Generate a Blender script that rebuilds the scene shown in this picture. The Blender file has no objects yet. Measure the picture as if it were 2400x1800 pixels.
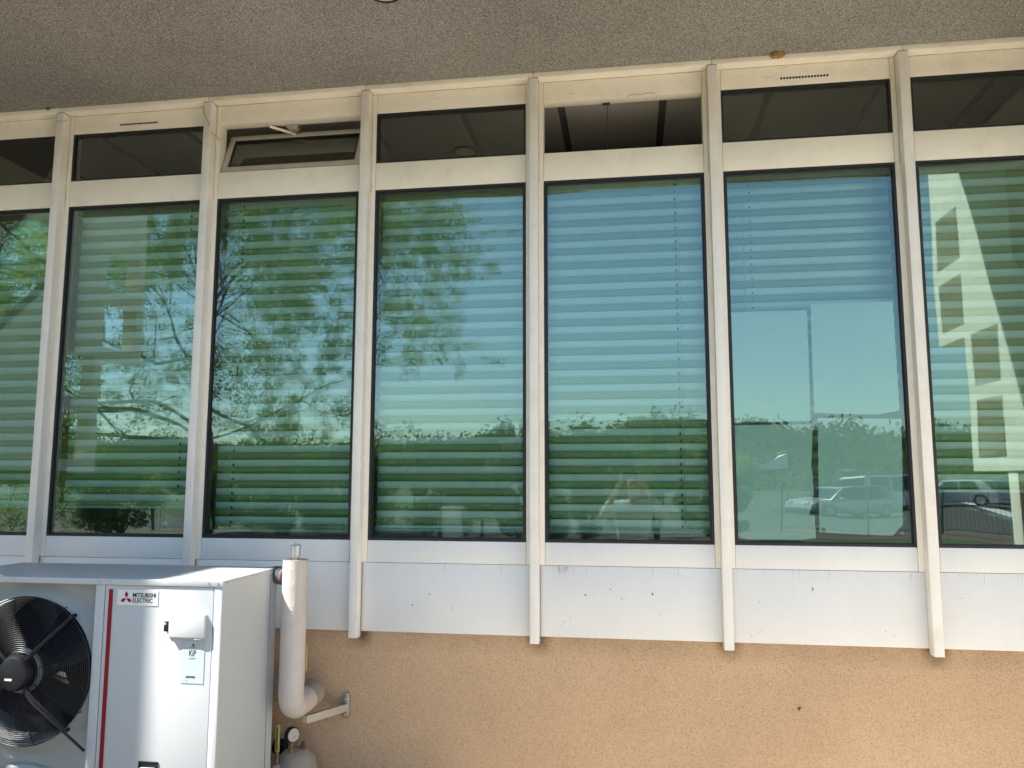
import bpy, bmesh, math, random
import numpy as np
from mathutils import Vector, Matrix

# ------------------------------------------------------------------ camera, sky, sun, exposure
sc = bpy.context.scene
C = sc.collection
H = 1.65                                   # eye height above the ground
cam_d = bpy.data.cameras.new('camera')
cam_d.sensor_width = 36.0
cam_d.lens = 1834.92 / 2400 * 36
cam_d.clip_start = 0.02
cam_d.clip_end = 2000
cam = bpy.data.objects.new('camera', cam_d)
C.objects.link(cam)
yaw, pitch, roll = (math.radians(a) for a in (8.45619, 6.7283, -0.06188))
Rm = Matrix.Rotation(yaw, 3, 'Z') @ Matrix.Rotation(pitch, 3, 'X') @ Matrix.Rotation(roll, 3, 'Y')
rt, fw, up = Rm.col[0], Rm.col[1], Rm.col[2]
cam.matrix_world = Matrix(((rt[0], up[0], -fw[0], 0.0), (rt[1], up[1], -fw[1], -4.0),
                           (rt[2], up[2], -fw[2], H), (0, 0, 0, 1)))
sc.camera = cam

LIGHT = Vector((1.75, 1.0, -2.65)).normalized()       # the way the sunlight travels
wd = bpy.data.worlds.new('World')
sc.world = wd
wd.use_nodes = True
nt = wd.node_tree
bg = nt.nodes['Background']
sky = nt.nodes.new('ShaderNodeTexSky')
sky.sky_type = 'NISHITA'
sky.sun_disc = False
sky.sun_elevation = math.asin(-LIGHT.z)
sky.sun_rotation = math.atan2(-LIGHT.x, -LIGHT.y)
sky.air_density = 1.0
sky.dust_density = 0.25
sky.ozone_density = 2.2
nt.links.new(sky.outputs[0], bg.inputs[0])
bg.inputs[1].default_value = 0.082
sun_d = bpy.data.lights.new('sun', 'SUN')
sun_d.energy = 5.0
sun_d.angle = math.radians(0.8)
sun_d.color = (1.0, 0.95, 0.87)
sun = bpy.data.objects.new('sun', sun_d)
C.objects.link(sun)
sun.rotation_euler = LIGHT.to_track_quat('-Z', 'Y').to_euler()
sun.location = (-8, -8, 14)
vs = sc.view_settings
vs.view_transform = 'Standard'
vs.look = 'None'
vs.exposure = 1.78
vs.gamma = 1.0
vs.use_curve_mapping = False
sc.render.engine = 'CYCLES'
cy = sc.cycles
cy.use_denoising = True
cy.max_bounces = 9
cy.diffuse_bounces = 5
cy.glossy_bounces = 4
cy.transmission_bounces = 4
cy.transparent_max_bounces = 16
cy.sample_clamp_indirect = 6.0
cy.caustics_reflective = False
cy.caustics_refractive = False

# ------------------------------------------------------------------ materials
def mat(name, color, rough=0.5, metal=0.0, var=0.0, vscale=6.0, spec=0.5, bump=0.0, bscale=60.0, bdist=0.002,
        dirt=None, dscale=3.0, damt=0.3, streak=False):
    m = bpy.data.materials.new(name)
    m.use_nodes = True
    n, l = m.node_tree.nodes, m.node_tree.links
    p = n['Principled BSDF']
    p.inputs['Roughness'].default_value = rough
    p.inputs['Metallic'].default_value = metal
    p.inputs['Specular IOR Level'].default_value = spec
    p.inputs['Base Color'].default_value = (*color, 1)
    tc = n.new('ShaderNodeTexCoord')
    out = None
    if var > 0:
        nz = n.new('ShaderNodeTexNoise'); nz.inputs['Scale'].default_value = vscale
        nz.inputs['Detail'].default_value = 6; nz.inputs['Roughness'].default_value = 0.6
        l.new(tc.outputs['Object'], nz.inputs['Vector'])
        mr = n.new('ShaderNodeMapRange')
        mr.inputs[1].default_value = 0.3; mr.inputs[2].default_value = 0.7
        mr.inputs[3].default_value = 1 - var; mr.inputs[4].default_value = 1 + var * 0.6
        l.new(nz.outputs['Fac'], mr.inputs[0])
        mx = n.new('ShaderNodeMix'); mx.data_type = 'RGBA'; mx.blend_type = 'MULTIPLY'
        mx.inputs[0].default_value = 1.0
        mx.inputs[6].default_value = (*color, 1)
        l.new(mr.outputs[0], mx.inputs[7])
        out = mx.outputs[2]
    if dirt is not None:
        nz = n.new('ShaderNodeTexNoise'); nz.inputs['Scale'].default_value = dscale
        nz.inputs['Detail'].default_value = 8; nz.inputs['Roughness'].default_value = 0.7
        if streak:
            mp = n.new('ShaderNodeMapping'); mp.inputs['Scale'].default_value = (22, 22, 1.1)
            l.new(tc.outputs['Object'], mp.inputs[0]); l.new(mp.outputs[0], nz.inputs['Vector'])
        else:
            l.new(tc.outputs['Object'], nz.inputs['Vector'])
        cr = n.new('ShaderNodeMapRange')
        cr.inputs[1].default_value = 0.5; cr.inputs[2].default_value = 0.78
        cr.inputs[3].default_value = 0.0; cr.inputs[4].default_value = damt
        l.new(nz.outputs['Fac'], cr.inputs[0])
        mx = n.new('ShaderNodeMix'); mx.data_type = 'RGBA'
        l.new(cr.outputs[0], mx.inputs[0])
        if out is None:
            mx.inputs[6].default_value = (*color, 1)
        else:
            l.new(out, mx.inputs[6])
        mx.inputs[7].default_value = (*dirt, 1)
        out = mx.outputs[2]
    if out is not None:
        l.new(out, p.inputs['Base Color'])
    if bump > 0:
        nz = n.new('ShaderNodeTexNoise'); nz.inputs['Scale'].default_value = bscale
        nz.inputs['Detail'].default_value = 4
        l.new(tc.outputs['Object'], nz.inputs['Vector'])
        b = n.new('ShaderNodeBump'); b.inputs['Strength'].default_value = bump; b.inputs['Distance'].default_value = bdist
        l.new(nz.outputs['Fac'], b.inputs['Height'])
        l.new(b.outputs[0], p.inputs['Normal'])
    return m

def mat_soffit():
    m = bpy.data.materials.new('speckled_render'); m.use_nodes = True
    n, l = m.node_tree.nodes, m.node_tree.links
    p = n['Principled BSDF']; p.inputs['Roughness'].default_value = 0.9; p.inputs['Specular IOR Level'].default_value = 0.2
    tc = n.new('ShaderNodeTexCoord')
    a = n.new('ShaderNodeTexNoise'); a.inputs['Scale'].default_value = 230; a.inputs['Detail'].default_value = 3
    a.inputs['Roughness'].default_value = 0.7
    l.new(tc.outputs['Object'], a.inputs['Vector'])
    b = n.new('ShaderNodeTexNoise'); b.inputs['Scale'].default_value = 0.8; b.inputs['Detail'].default_value = 7
    l.new(tc.outputs['Object'], b.inputs['Vector'])
    r = n.new('ShaderNodeValToRGB')
    r.color_ramp.elements[0].position = 0.36; r.color_ramp.elements[0].color = (0.090, 0.088, 0.084, 1)
    r.color_ramp.elements[1].position = 0.66; r.color_ramp.elements[1].color = (0.56, 0.545, 0.51, 1)
    e = r.color_ramp.elements.new(0.5); e.color = (0.265, 0.256, 0.238, 1)
    l.new(a.outputs['Fac'], r.inputs[0])
    mr = n.new('ShaderNodeMapRange'); mr.inputs[1].default_value = .3; mr.inputs[2].default_value = .7
    mr.inputs[3].default_value = .80; mr.inputs[4].default_value = 1.15
    l.new(b.outputs['Fac'], mr.inputs[0])
    mx = n.new('ShaderNodeMix'); mx.data_type = 'RGBA'; mx.blend_type = 'MULTIPLY'; mx.inputs[0].default_value = 1
    l.new(r.outputs[0], mx.inputs[6]); l.new(mr.outputs[0], mx.inputs[7])
    l.new(mx.outputs[2], p.inputs['Base Color'])
    bp = n.new('ShaderNodeBump'); bp.inputs['Strength'].default_value = 0.6; bp.inputs['Distance'].default_value = 0.003
    l.new(a.outputs['Fac'], bp.inputs['Height']); l.new(bp.outputs[0], p.inputs['Normal'])
    return m

def mat_plaster():
    m = bpy.data.materials.new('orange_roughcast'); m.use_nodes = True
    n, l = m.node_tree.nodes, m.node_tree.links
    p = n['Principled BSDF']; p.inputs['Roughness'].default_value = 0.92; p.inputs['Specular IOR Level'].default_value = 0.15
    tc = n.new('ShaderNodeTexCoord')
    a = n.new('ShaderNodeTexNoise'); a.inputs['Scale'].default_value = 185; a.inputs['Detail'].default_value = 3
    a.inputs['Roughness'].default_value = 0.62; a.inputs['Distortion'].default_value = 0.6
    l.new(tc.outputs['Object'], a.inputs['Vector'])
    b = n.new('ShaderNodeTexNoise'); b.inputs['Scale'].default_value = 1.6; b.inputs['Detail'].default_value = 7
    l.new(tc.outputs['Object'], b.inputs['Vector'])
    r = n.new('ShaderNodeValToRGB')
    r.color_ramp.elements[0].position = 0.36; r.color_ramp.elements[0].color = (0.56, 0.37, 0.205, 1)
    r.color_ramp.elements[1].position = 0.52; r.color_ramp.elements[1].color = (0.78, 0.535, 0.335, 1)
    l.new(a.outputs['Fac'], r.inputs[0])
    mr = n.new('ShaderNodeMapRange'); mr.inputs[1].default_value = .3; mr.inputs[2].default_value = .7
    mr.inputs[3].default_value = .9; mr.inputs[4].default_value = 1.06
    l.new(b.outputs['Fac'], mr.inputs[0])
    mx = n.new('ShaderNodeMix'); mx.data_type = 'RGBA'; mx.blend_type = 'MULTIPLY'; mx.inputs[0].default_value = 1
    l.new(r.outputs[0], mx.inputs[6]); l.new(mr.outputs[0], mx.inputs[7])
    # uneven band, darker towards the underside of the panels
    sp = n.new('ShaderNodeSeparateXYZ'); l.new(tc.outputs['Object'], sp.inputs[0])
    g = n.new('ShaderNodeMapRange'); g.inputs[1].default_value = H - 0.90; g.inputs[2].default_value = H - 0.79
    g.inputs[3].default_value = 0.0; g.inputs[4].default_value = 0.5
    l.new(sp.outputs['Z'], g.inputs[0])
    c = n.new('ShaderNodeTexNoise'); c.inputs['Scale'].default_value = 7; c.inputs['Detail'].default_value = 8
    l.new(tc.outputs['Object'], c.inputs['Vector'])
    ml = n.new('ShaderNodeMath'); ml.operation = 'MULTIPLY'
    l.new(g.outputs[0], ml.inputs[0]); l.new(c.outputs['Fac'], ml.inputs[1])
    # dark smudges the fins have left below their ends
    def mth(op, a, b):
        q = n.new('ShaderNodeMath'); q.operation = op
        for i_, v_ in ((0, a), (1, b)):
            if isinstance(v_, (int, float)): q.inputs[i_].default_value = v_
            elif v_ is not None: l.new(v_, q.inputs[i_])
        return q.outputs[0]
    px = mth('ABSOLUTE', mth('SUBTRACT', mth('FLOORED_MODULO', mth('SUBTRACT', sp.outputs['X'], -3.267 - 0.4656), 0.93127), 0.4786), None)
    fx = n.new('ShaderNodeMapRange'); fx.inputs[1].default_value = 0.015; fx.inputs[2].default_value = 0.075
    fx.inputs[3].default_value = 1.0; fx.inputs[4].default_value = 0.0
    l.new(px, fx.inputs[0])
    fz = n.new('ShaderNodeMapRange'); fz.inputs[1].default_value = H - 0.90; fz.inputs[2].default_value = H - 0.81
    fz.inputs[3].default_value = 0.0; fz.inputs[4].default_value = 1.3
    l.new(sp.outputs['Z'], fz.inputs[0])
    sm = mth('MULTIPLY', mth('MULTIPLY', fx.outputs[0], fz.outputs[0]), c.outputs['Fac'])
    tot = mth('MINIMUM', mth('ADD', ml.outputs[0], sm), 0.85)
    m2 = n.new('ShaderNodeMix'); m2.data_type = 'RGBA'; l.new(tot, m2.inputs[0])
    l.new(mx.outputs[2], m2.inputs[6]); m2.inputs[7].default_value = (0.12, 0.075, 0.04, 1)
    l.new(m2.outputs[2], p.inputs['Base Color'])
    bp = n.new('ShaderNodeBump'); bp.inputs['Strength'].default_value = 1.0; bp.inputs['Distance'].default_value = 0.0085
    l.new(a.outputs['Fac'], bp.inputs['Height']); l.new(bp.outputs[0], p.inputs['Normal'])
    return m

def mat_glass(name, refl, tint, rcol, wob=0.0, grime=0.0):
    m = bpy.data.materials.new(name); m.use_nodes = True
    n, l = m.node_tree.nodes, m.node_tree.links
    n.remove(n['Principled BSDF'])
    o = n['Material Output']
    tr = n.new('ShaderNodeBsdfTransparent'); tr.inputs[0].default_value = (*tint, 1)
    gl = n.new('ShaderNodeBsdfGlossy'); gl.inputs[0].default_value = (*rcol, 1); gl.inputs['Roughness'].default_value = 0.0
    fr = n.new('ShaderNodeFresnel'); fr.inputs[0].default_value = 1.45
    ad = n.new('ShaderNodeMath'); ad.operation = 'ADD'; ad.use_clamp = True
    l.new(fr.outputs[0], ad.inputs[0]); ad.inputs[1].default_value = refl
    mx = n.new('ShaderNodeMixShader')
    l.new(ad.outputs[0], mx.inputs[0]); l.new(tr.outputs[0], mx.inputs[1]); l.new(gl.outputs[0], mx.inputs[2])
    tc = n.new('ShaderNodeTexCoord')
    if wob > 0:
        nz = n.new('ShaderNodeTexNoise'); nz.inputs['Scale'].default_value = 1.7; nz.inputs['Detail'].default_value = 0.5
        l.new(tc.outputs['Object'], nz.inputs['Vector'])
        b = n.new('ShaderNodeBump'); b.inputs['Strength'].default_value = 1.0; b.inputs['Distance'].default_value = wob
        l.new(nz.outputs['Fac'], b.inputs['Height']); l.new(b.outputs[0], gl.inputs['Normal'])
    last = mx.outputs[0]
    if grime > 0:
        df = n.new('ShaderNodeBsdfDiffuse'); df.inputs[0].default_value = (0.5, 0.55, 0.5, 1)
        nz = n.new('ShaderNodeTexNoise'); nz.inputs['Scale'].default_value = 3.5; nz.inputs['Detail'].default_value = 8
        l.new(tc.outputs['Object'], nz.inputs['Vector'])
        mr = n.new('ShaderNodeMapRange'); mr.inputs[1].default_value = .35; mr.inputs[2].default_value = .8
        mr.inputs[3].default_value = grime * .3; mr.inputs[4].default_value = grime
        l.new(nz.outputs['Fac'], mr.inputs[0])
        m2 = n.new('ShaderNodeMixShader')
        l.new(mr.outputs[0], m2.inputs[0]); l.new(last, m2.inputs[1]); l.new(df.outputs[0], m2.inputs[2])
        last = m2.outputs[0]
    l.new(last, o.inputs[0])
    return m

def mat_leaf(name, color, trans=0.45, var=0.35):
    m = bpy.data.materials.new(name); m.use_nodes = True
    n, l = m.node_tree.nodes, m.node_tree.links
    n.remove(n['Principled BSDF'])
    tc = n.new('ShaderNodeTexCoord')
    nz = n.new('ShaderNodeTexNoise'); nz.inputs['Scale'].default_value = 1.8; nz.inputs['Detail'].default_value = 6
    l.new(tc.outputs['Object'], nz.inputs['Vector'])
    mr = n.new('ShaderNodeMapRange'); mr.inputs[1].default_value = .3; mr.inputs[2].default_value = .7
    mr.inputs[3].default_value = 1 - var; mr.inputs[4].default_value = 1 + var
    l.new(nz.outputs['Fac'], mr.inputs[0])
    mx = n.new('ShaderNodeMix'); mx.data_type = 'RGBA'; mx.blend_type = 'MULTIPLY'; mx.inputs[0].default_value = 1
    mx.inputs[6].default_value = (*color, 1); l.new(mr.outputs[0], mx.inputs[7])
    d = n.new('ShaderNodeBsdfDiffuse'); t = n.new('ShaderNodeBsdfTranslucent')
    l.new(mx.outputs[2], d.inputs[0]); l.new(mx.outputs[2], t.inputs[0])
    s = n.new('ShaderNodeMixShader'); s.inputs[0].default_value = trans
    l.new(d.outputs[0], s.inputs[1]); l.new(t.outputs[0], s.inputs[2])
    l.new(s.outputs[0], n['Material Output'].inputs[0])
    return m

M = {}
M['frame'] = mat('warm_bounce_frame_paint', (0.85, 0.805, 0.705), 0.42, var=0.05, vscale=4, dirt=(0.42, 0.33, 0.20), dscale=5, damt=0.30)  # cream tint paints in the warm light bounced up from the ground
M['sash'] = mat('dirty_sash_paint', (0.50, 0.46, 0.385), 0.5, var=0.12, vscale=12)
M['panel'] = mat('white_panel_paint', (0.80, 0.79, 0.765), 0.45, var=0.05, vscale=2.2, dirt=(0.50, 0.46, 0.40), dscale=2.2, damt=0.10, streak=True)
M['fin'] = mat('white_fin_paint', (0.83, 0.81, 0.76), 0.42, var=0.04, vscale=5, dirt=(0.46, 0.37, 0.24), dscale=6, damt=0.26)
M['gasket'] = mat('black_rubber', (0.012, 0.013, 0.014), 0.5)
M['seam'] = mat('dark_joint', (0.06, 0.05, 0.04), 0.9)
M['groove'] = mat('brown_joint_grime', (0.30, 0.22, 0.14), 0.9)
M['run'] = mat('grey_water_run', (0.56, 0.55, 0.52), 0.8)
M['soffit'] = mat_soffit()
M['plaster'] = mat_plaster()
M['glass'] = mat_glass('green_coated_glass', 0.115, (0.74, 0.98, 0.88), (0.78, 1.0, 0.94), wob=0.0042, grime=0.022)
M['glass_in'] = mat_glass('clear_glass_side', 0.0, (0.97, 0.99, 0.98), (1, 1, 1))
M['transom'] = mat_glass('grey_transom_glass', 0.07, (0.72, 0.76, 0.72), (0.95, 1, 0.95), wob=0.002, grime=0.02)
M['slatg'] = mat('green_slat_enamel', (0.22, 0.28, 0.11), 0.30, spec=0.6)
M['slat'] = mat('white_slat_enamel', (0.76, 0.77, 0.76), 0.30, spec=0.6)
M['cord'] = mat('dark_blind_cord', (0.03, 0.035, 0.035), 0.8)
M['cordl'] = mat('grey_blind_cord', (0.30, 0.34, 0.32), 0.8)
M['rail'] = mat('blind_rail_paint', (0.45, 0.47, 0.46), 0.35)
M['paper'] = mat('white_paper', (0.88, 0.88, 0.87), 0.9, var=0.04, vscale=3, spec=0.1)
M['tack'] = mat('grey_putty', (0.32, 0.34, 0.33), 0.8)
M['ceil'] = mat('ceiling_tile_white', (0.62, 0.58, 0.51), 0.9, var=0.08, vscale=2)
M['ceilgap'] = mat('ceiling_gap_grey', (0.16, 0.15, 0.14), 0.8)
M['room'] = mat('room_wall_paint', (0.42, 0.40, 0.36), 0.9)
M['roomfloor'] = mat('room_floor_vinyl', (0.20, 0.17, 0.14), 0.6)
M['wing'] = mat('white_masonry', (0.78, 0.75, 0.68), 0.85, var=0.08, vscale=6, bump=0.4, bscale=90, bdist=0.004)
M['acw'] = mat('heat_pump_enamel', (0.50, 0.525, 0.535), 0.42, var=0.02, vscale=9, dirt=(0.34, 0.33, 0.30), dscale=12, damt=0.10)
M['acbay'] = mat('fan_bay_enamel', (0.33, 0.35, 0.345), 0.5, var=0.05)
M['red'] = mat('red_trim', (0.26, 0.004, 0.014), 0.55, spec=0.25)
M['sticker'] = mat('white_sticker', (0.70, 0.71, 0.71), 0.45)
M['sticker2'] = mat('pale_blue_sticker', (0.41, 0.475, 0.49), 0.4)
M['ink'] = mat('black_ink', (0.01, 0.011, 0.015), 0.6)
M['black'] = mat('black_plastic', (0.008, 0.009, 0.012), 0.5, spec=0.35, bump=0.1, bscale=40)
M['wire'] = mat('black_wire', (0.010, 0.011, 0.013), 0.45, spec=0.35)
M['steel'] = mat('dull_steel', (0.55, 0.56, 0.56), 0.38, metal=0.9, var=0.1, vscale=30)
M['galv'] = mat('galvanised_channel', (0.50, 0.48, 0.42), 0.45, metal=0.6, var=0.1, vscale=14)
M['lag'] = mat('white_pipe_lagging', (0.56, 0.505, 0.46), 0.6, var=0.07, vscale=7, bump=0.7, bscale=17, bdist=0.010, dirt=(0.35, 0.28, 0.20), dscale=5, damt=0.25)
M['lagd'] = mat('dusty_pipe_lagging', (0.36, 0.30, 0.235), 0.75, var=0.14, vscale=9, bump=0.5, bscale=30, bdist=0.004)
M['rust'] = mat('rusty_fitting', (0.20, 0.05, 0.035), 0.7, var=0.3, vscale=60)
M['brass'] = mat('old_brass', (0.30, 0.20, 0.10), 0.45, metal=0.8, var=0.2, vscale=40)
M['yellow'] = mat('yellow_scale', (0.55, 0.44, 0.16), 0.5)
M['rubber'] = mat('grey_rubber_sleeve', (0.10, 0.105, 0.12), 0.55)
M['dial'] = mat('gauge_dial', (0.50, 0.46, 0.40), 0.4)
M['nest'] = mat('dry_mud_straw', (0.36, 0.22, 0.08), 0.95, var=0.4, vscale=90, bump=0.8, bscale=120, bdist=0.006)
M['snail'] = mat('brown_shell', (0.09, 0.06, 0.04), 0.5)
M['paving'] = mat('pale_concrete', (0.41, 0.36, 0.285), 0.9, var=0.12, vscale=1.4)
M['earth'] = mat('dry_earth', (0.24, 0.175, 0.12), 0.95, var=0.25, vscale=1.0)
M['bounce_cut'] = mat('bounce_cutting_dark', (0.085, 0.068, 0.052), 0.95, var=0.3, vscale=3.0)  # for the added ground sheet that dims the bounced light
M['path'] = mat('brown_path', (0.13, 0.098, 0.075), 0.95, var=0.25, vscale=1.5)
M['grass'] = mat('mown_grass', (0.060, 0.085, 0.030), 0.95, var=0.35, vscale=0.8)
M['asphalt'] = mat('worn_asphalt', (0.075, 0.073, 0.070), 0.9, var=0.15, vscale=0.6)
M['line'] = mat('white_road_paint', (0.72, 0.72, 0.70), 0.7)
M['bark'] = mat('grey_bark', (0.16, 0.13, 0.09), 0.95, var=0.3, vscale=7)
M['leaf'] = mat_leaf('spring_leaf', (0.235, 0.29, 0.07), 0.5)
M['leafd'] = mat_leaf('hedge_leaf', (0.14, 0.185, 0.05), 0.45)
M['wood'] = mat_leaf('hill_foliage', (0.10, 0.135, 0.06), 0.2, 0.4)
M['fence'] = mat('green_fence_steel', (0.05, 0.07, 0.06), 0.5, metal=0.3)
M['carw'] = mat('white_car_paint', (0.75, 0.76, 0.77), 0.22, spec=0.7)
M['cars'] = mat('silver_car_paint', (0.45, 0.47, 0.49), 0.25, metal=0.4)
M['carg'] = mat('car_window', (0.015, 0.02, 0.022), 0.06, spec=0.8)
M['tyre'] = mat('tyre_rubber', (0.02, 0.02, 0.02), 0.85)
M['rim'] = mat('wheel_rim', (0.45, 0.46, 0.47), 0.35, metal=0.7)
M['lampred'] = mat('tail_lamp', (0.35, 0.02, 0.02), 0.25)
M['lampw'] = mat('head_lamp', (0.70, 0.72, 0.74), 0.15)
M['sail'] = mat('white_canvas', (0.78, 0.78, 0.76), 0.8)
M['skin'] = mat('skin_tone', (0.46, 0.27, 0.19), 0.55, var=0.06, vscale=20)
M['hair'] = mat('dark_hair', (0.035, 0.025, 0.02), 0.6)
M['shirt'] = mat('pale_shirt', (0.55, 0.58, 0.62), 0.85, var=0.06, vscale=18)
M['jeans'] = mat('blue_grey_trousers', (0.10, 0.12, 0.17), 0.9, var=0.1, vscale=25)
M['shoe'] = mat('brown_shoe', (0.08, 0.05, 0.03), 0.6)
M['phone'] = mat('black_phone', (0.012, 0.012, 0.014), 0.2)
M['bottle'] = mat_glass('blue_plastic', 0.06, (0.45, 0.72, 0.85), (0.9, 1, 1))
M['bcap'] = mat('white_cap', (0.6, 0.62, 0.65), 0.4)

# ------------------------------------------------------------------ helpers
def link(o, parent=None):
    C.objects.link(o)
    if parent is not None:
        o.parent = parent
        pw = parent.get('_w')
        if pw is not None:
            o.matrix_parent_inverse = Matrix.Translation(-Vector(pw))
    return o

def thing(name, label, cat, loc=(0, 0, 0), rotz=0.0, group=None, local=False):
    o = bpy.data.objects.new(name, None)
    o.empty_display_size = 0.1
    C.objects.link(o)
    o.location = loc
    o.rotation_euler = (0, 0, rotz)
    o['label'] = label; o['category'] = cat
    if group: o['group'] = group
    if not local: o['_w'] = list(loc)
    return o

def tag(o, label=None, cat=None, group=None, kind=None):
    if label: o['label'] = label
    if cat: o['category'] = cat
    if group: o['group'] = group
    if kind: o['kind'] = kind
    return o

def from_bm(name, bm, m, parent=None, smooth=False, loc=None):
    me = bpy.data.meshes.new(name)
    bm.normal_update()
    bm.to_mesh(me); bm.free()
    for mm in (m if isinstance(m, (list, tuple)) else [m]): me.materials.append(mm)
    if smooth:
        me.polygons.foreach_set('use_smooth', [True] * len(me.polygons))
        try: me.set_sharp_from_angle(angle=math.radians(40))
        except Exception: pass
    o = bpy.data.objects.new(name, me)
    link(o, parent)
    if loc is not None: o.location = loc
    return o

def from_np(name, v, f, m, parent=None, smooth=False):
    me = bpy.data.meshes.new(name)
    me.from_pydata([tuple(map(float, a)) for a in v], [], [tuple(map(int, a)) for a in f])
    me.materials.append(m)
    if smooth: me.polygons.foreach_set('use_smooth', [True] * len(me.polygons))
    o = bpy.data.objects.new(name, me)
    return link(o, parent)

def quads_np(name, v, nq, m, parent=None, tri=False):
    k = 3 if tri else 4
    me = bpy.data.meshes.new(name)
    me.vertices.add(nq * k); me.loops.add(nq * k); me.polygons.add(nq)
    me.vertices.foreach_set('co', np.asarray(v, dtype=np.float32).ravel())
    me.loops.foreach_set('vertex_index', np.arange(nq * k, dtype=np.int32))
    me.polygons.foreach_set('loop_start', np.arange(0, nq * k, k, dtype=np.int32))
    me.materials.append(m)
    me.update(calc_edges=True)
    o = bpy.data.objects.new(name, me)
    return link(o, parent)

def add_box(bm, x0, x1, y0, y1, z0, z1, bev=0.0):
    r = bmesh.ops.create_cube(bm, size=1.0)
    vs_ = r['verts']
    for v in vs_:
        v.co = Vector((x0 + (v.co.x + .5) * (x1 - x0), y0 + (v.co.y + .5) * (y1 - y0), z0 + (v.co.z + .5) * (z1 - z0)))
    if bev > 0:
        es = list({e for v in vs_ for e in v.link_edges})
        bmesh.ops.bevel(bm, geom=es, offset=bev, segments=2, profile=0.5, affect='EDGES')
    return vs_

def box(name, x0, x1, y0, y1, z0, z1, m, parent=None, bev=0.0, smooth=False):
    bm = bmesh.new(); add_box(bm, x0, x1, y0, y1, z0, z1, bev)
    return from_bm(name, bm, m, parent, smooth=bev > 0)

def add_tube(bm, pts, r, seg=10, caps=True):
    pts = [Vector(p) for p in pts]
    n = len(pts)
    rs = r if isinstance(r, (list, tuple)) else [r] * n
    d0 = (pts[1] - pts[0]).normalized()
    ref = Vector((0, 0, 1)) if abs(d0.z) < 0.9 else Vector((1, 0, 0))
    u = d0.cross(ref).normalized()
    rings = []
    for i in range(n):
        if i == 0: d = d0
        elif i == n - 1: d = (pts[i] - pts[i - 1]).normalized()
        else: d = ((pts[i + 1] - pts[i]).normalized() + (pts[i] - pts[i - 1]).normalized()).normalized()
        u = (u - d * u.dot(d)).normalized()
        w = d.cross(u)
        rings.append([bm.verts.new(pts[i] + (u * math.cos(2 * math.pi * k / seg) + w * math.sin(2 * math.pi * k / seg)) * rs[i]) for k in range(seg)])
    for a, b in zip(rings, rings[1:]):
        for k in range(seg):
            bm.faces.new((a[k], a[(k + 1) % seg], b[(k + 1) % seg], b[k]))
    if caps:
        bm.faces.new(rings[0][::-1]); bm.faces.new(rings[-1])

def tube(name, pts, r, m, parent=None, seg=12, caps=True):
    bm = bmesh.new(); add_tube(bm, pts, r, seg, caps)
    return from_bm(name, bm, m, parent, smooth=True)

def add_poly(bm, pts, d):
    """closed outline (list of 3D points) pushed along vector d"""
    a = [bm.verts.new(Vector(p)) for p in pts]
    b = [bm.verts.new(Vector(p) + Vector(d)) for p in pts]
    n = len(pts)
    bm.faces.new(a); bm.faces.new(b[::-1])
    for i in range(n):
        bm.faces.new((a[i], b[i], b[(i + 1) % n], a[(i + 1) % n]))
    bmesh.ops.recalc_face_normals(bm, faces=bm.faces)

def prism(name, pts, d, m, parent=None, bev=0.0):
    bm = bmesh.new(); add_poly(bm, pts, d)
    if bev > 0:
        bmesh.ops.bevel(bm, geom=list(bm.edges), offset=bev, segments=2, profile=0.5, affect='EDGES')
    return from_bm(name, bm, m, parent, smooth=bev > 0)

def disc_pts(c, r, n, axis='y', a0=0.0):
    out = []
    for k in range(n):
        a = a0 + 2 * math.pi * k / n
        if axis == 'y': out.append((c[0] + r * math.cos(a), c[1], c[2] + r * math.sin(a)))
        elif axis == 'z': out.append((c[0] + r * math.cos(a), c[1] + r * math.sin(a), c[2]))
        else: out.append((c[0], c[1] + r * math.cos(a), c[2] + r * math.sin(a)))
    return out

def text(name, s, size, loc, m, parent, bold=0.0, xs=1.0):
    cu = bpy.data.curves.new(name, 'FONT')
    cu.body = s; cu.size = size; cu.offset = bold; cu.extrude = 0.0004
    t = bpy.data.objects.new('tmp', cu); C.objects.link(t)
    dg = bpy.context.evaluated_depsgraph_get()
    me = bpy.data.meshes.new_from_object(t.evaluated_get(dg))
    bpy.data.objects.remove(t)
    Mx = Matrix.Translation(loc) @ Matrix.Rotation(math.pi / 2, 4, 'X') @ Matrix.Diagonal((xs, 1, 1, 1))
    me.transform(Mx)
    me.materials.clear(); me.materials.append(m)
    o = bpy.data.objects.new(name, me)
    return link(o, parent)

rnd = random.Random(7)
nrng = np.random.default_rng(11)

# ------------------------------------------------------------------ the setting: ground
def sheet(name, x0, x1, y0, y1, z, m):
    o = from_np(name, [(x0, y0, z), (x1, y0, z), (x1, y1, z), (x0, y1, z)], [(0, 1, 2, 3)], m)
    return tag(o, kind='structure')

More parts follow.
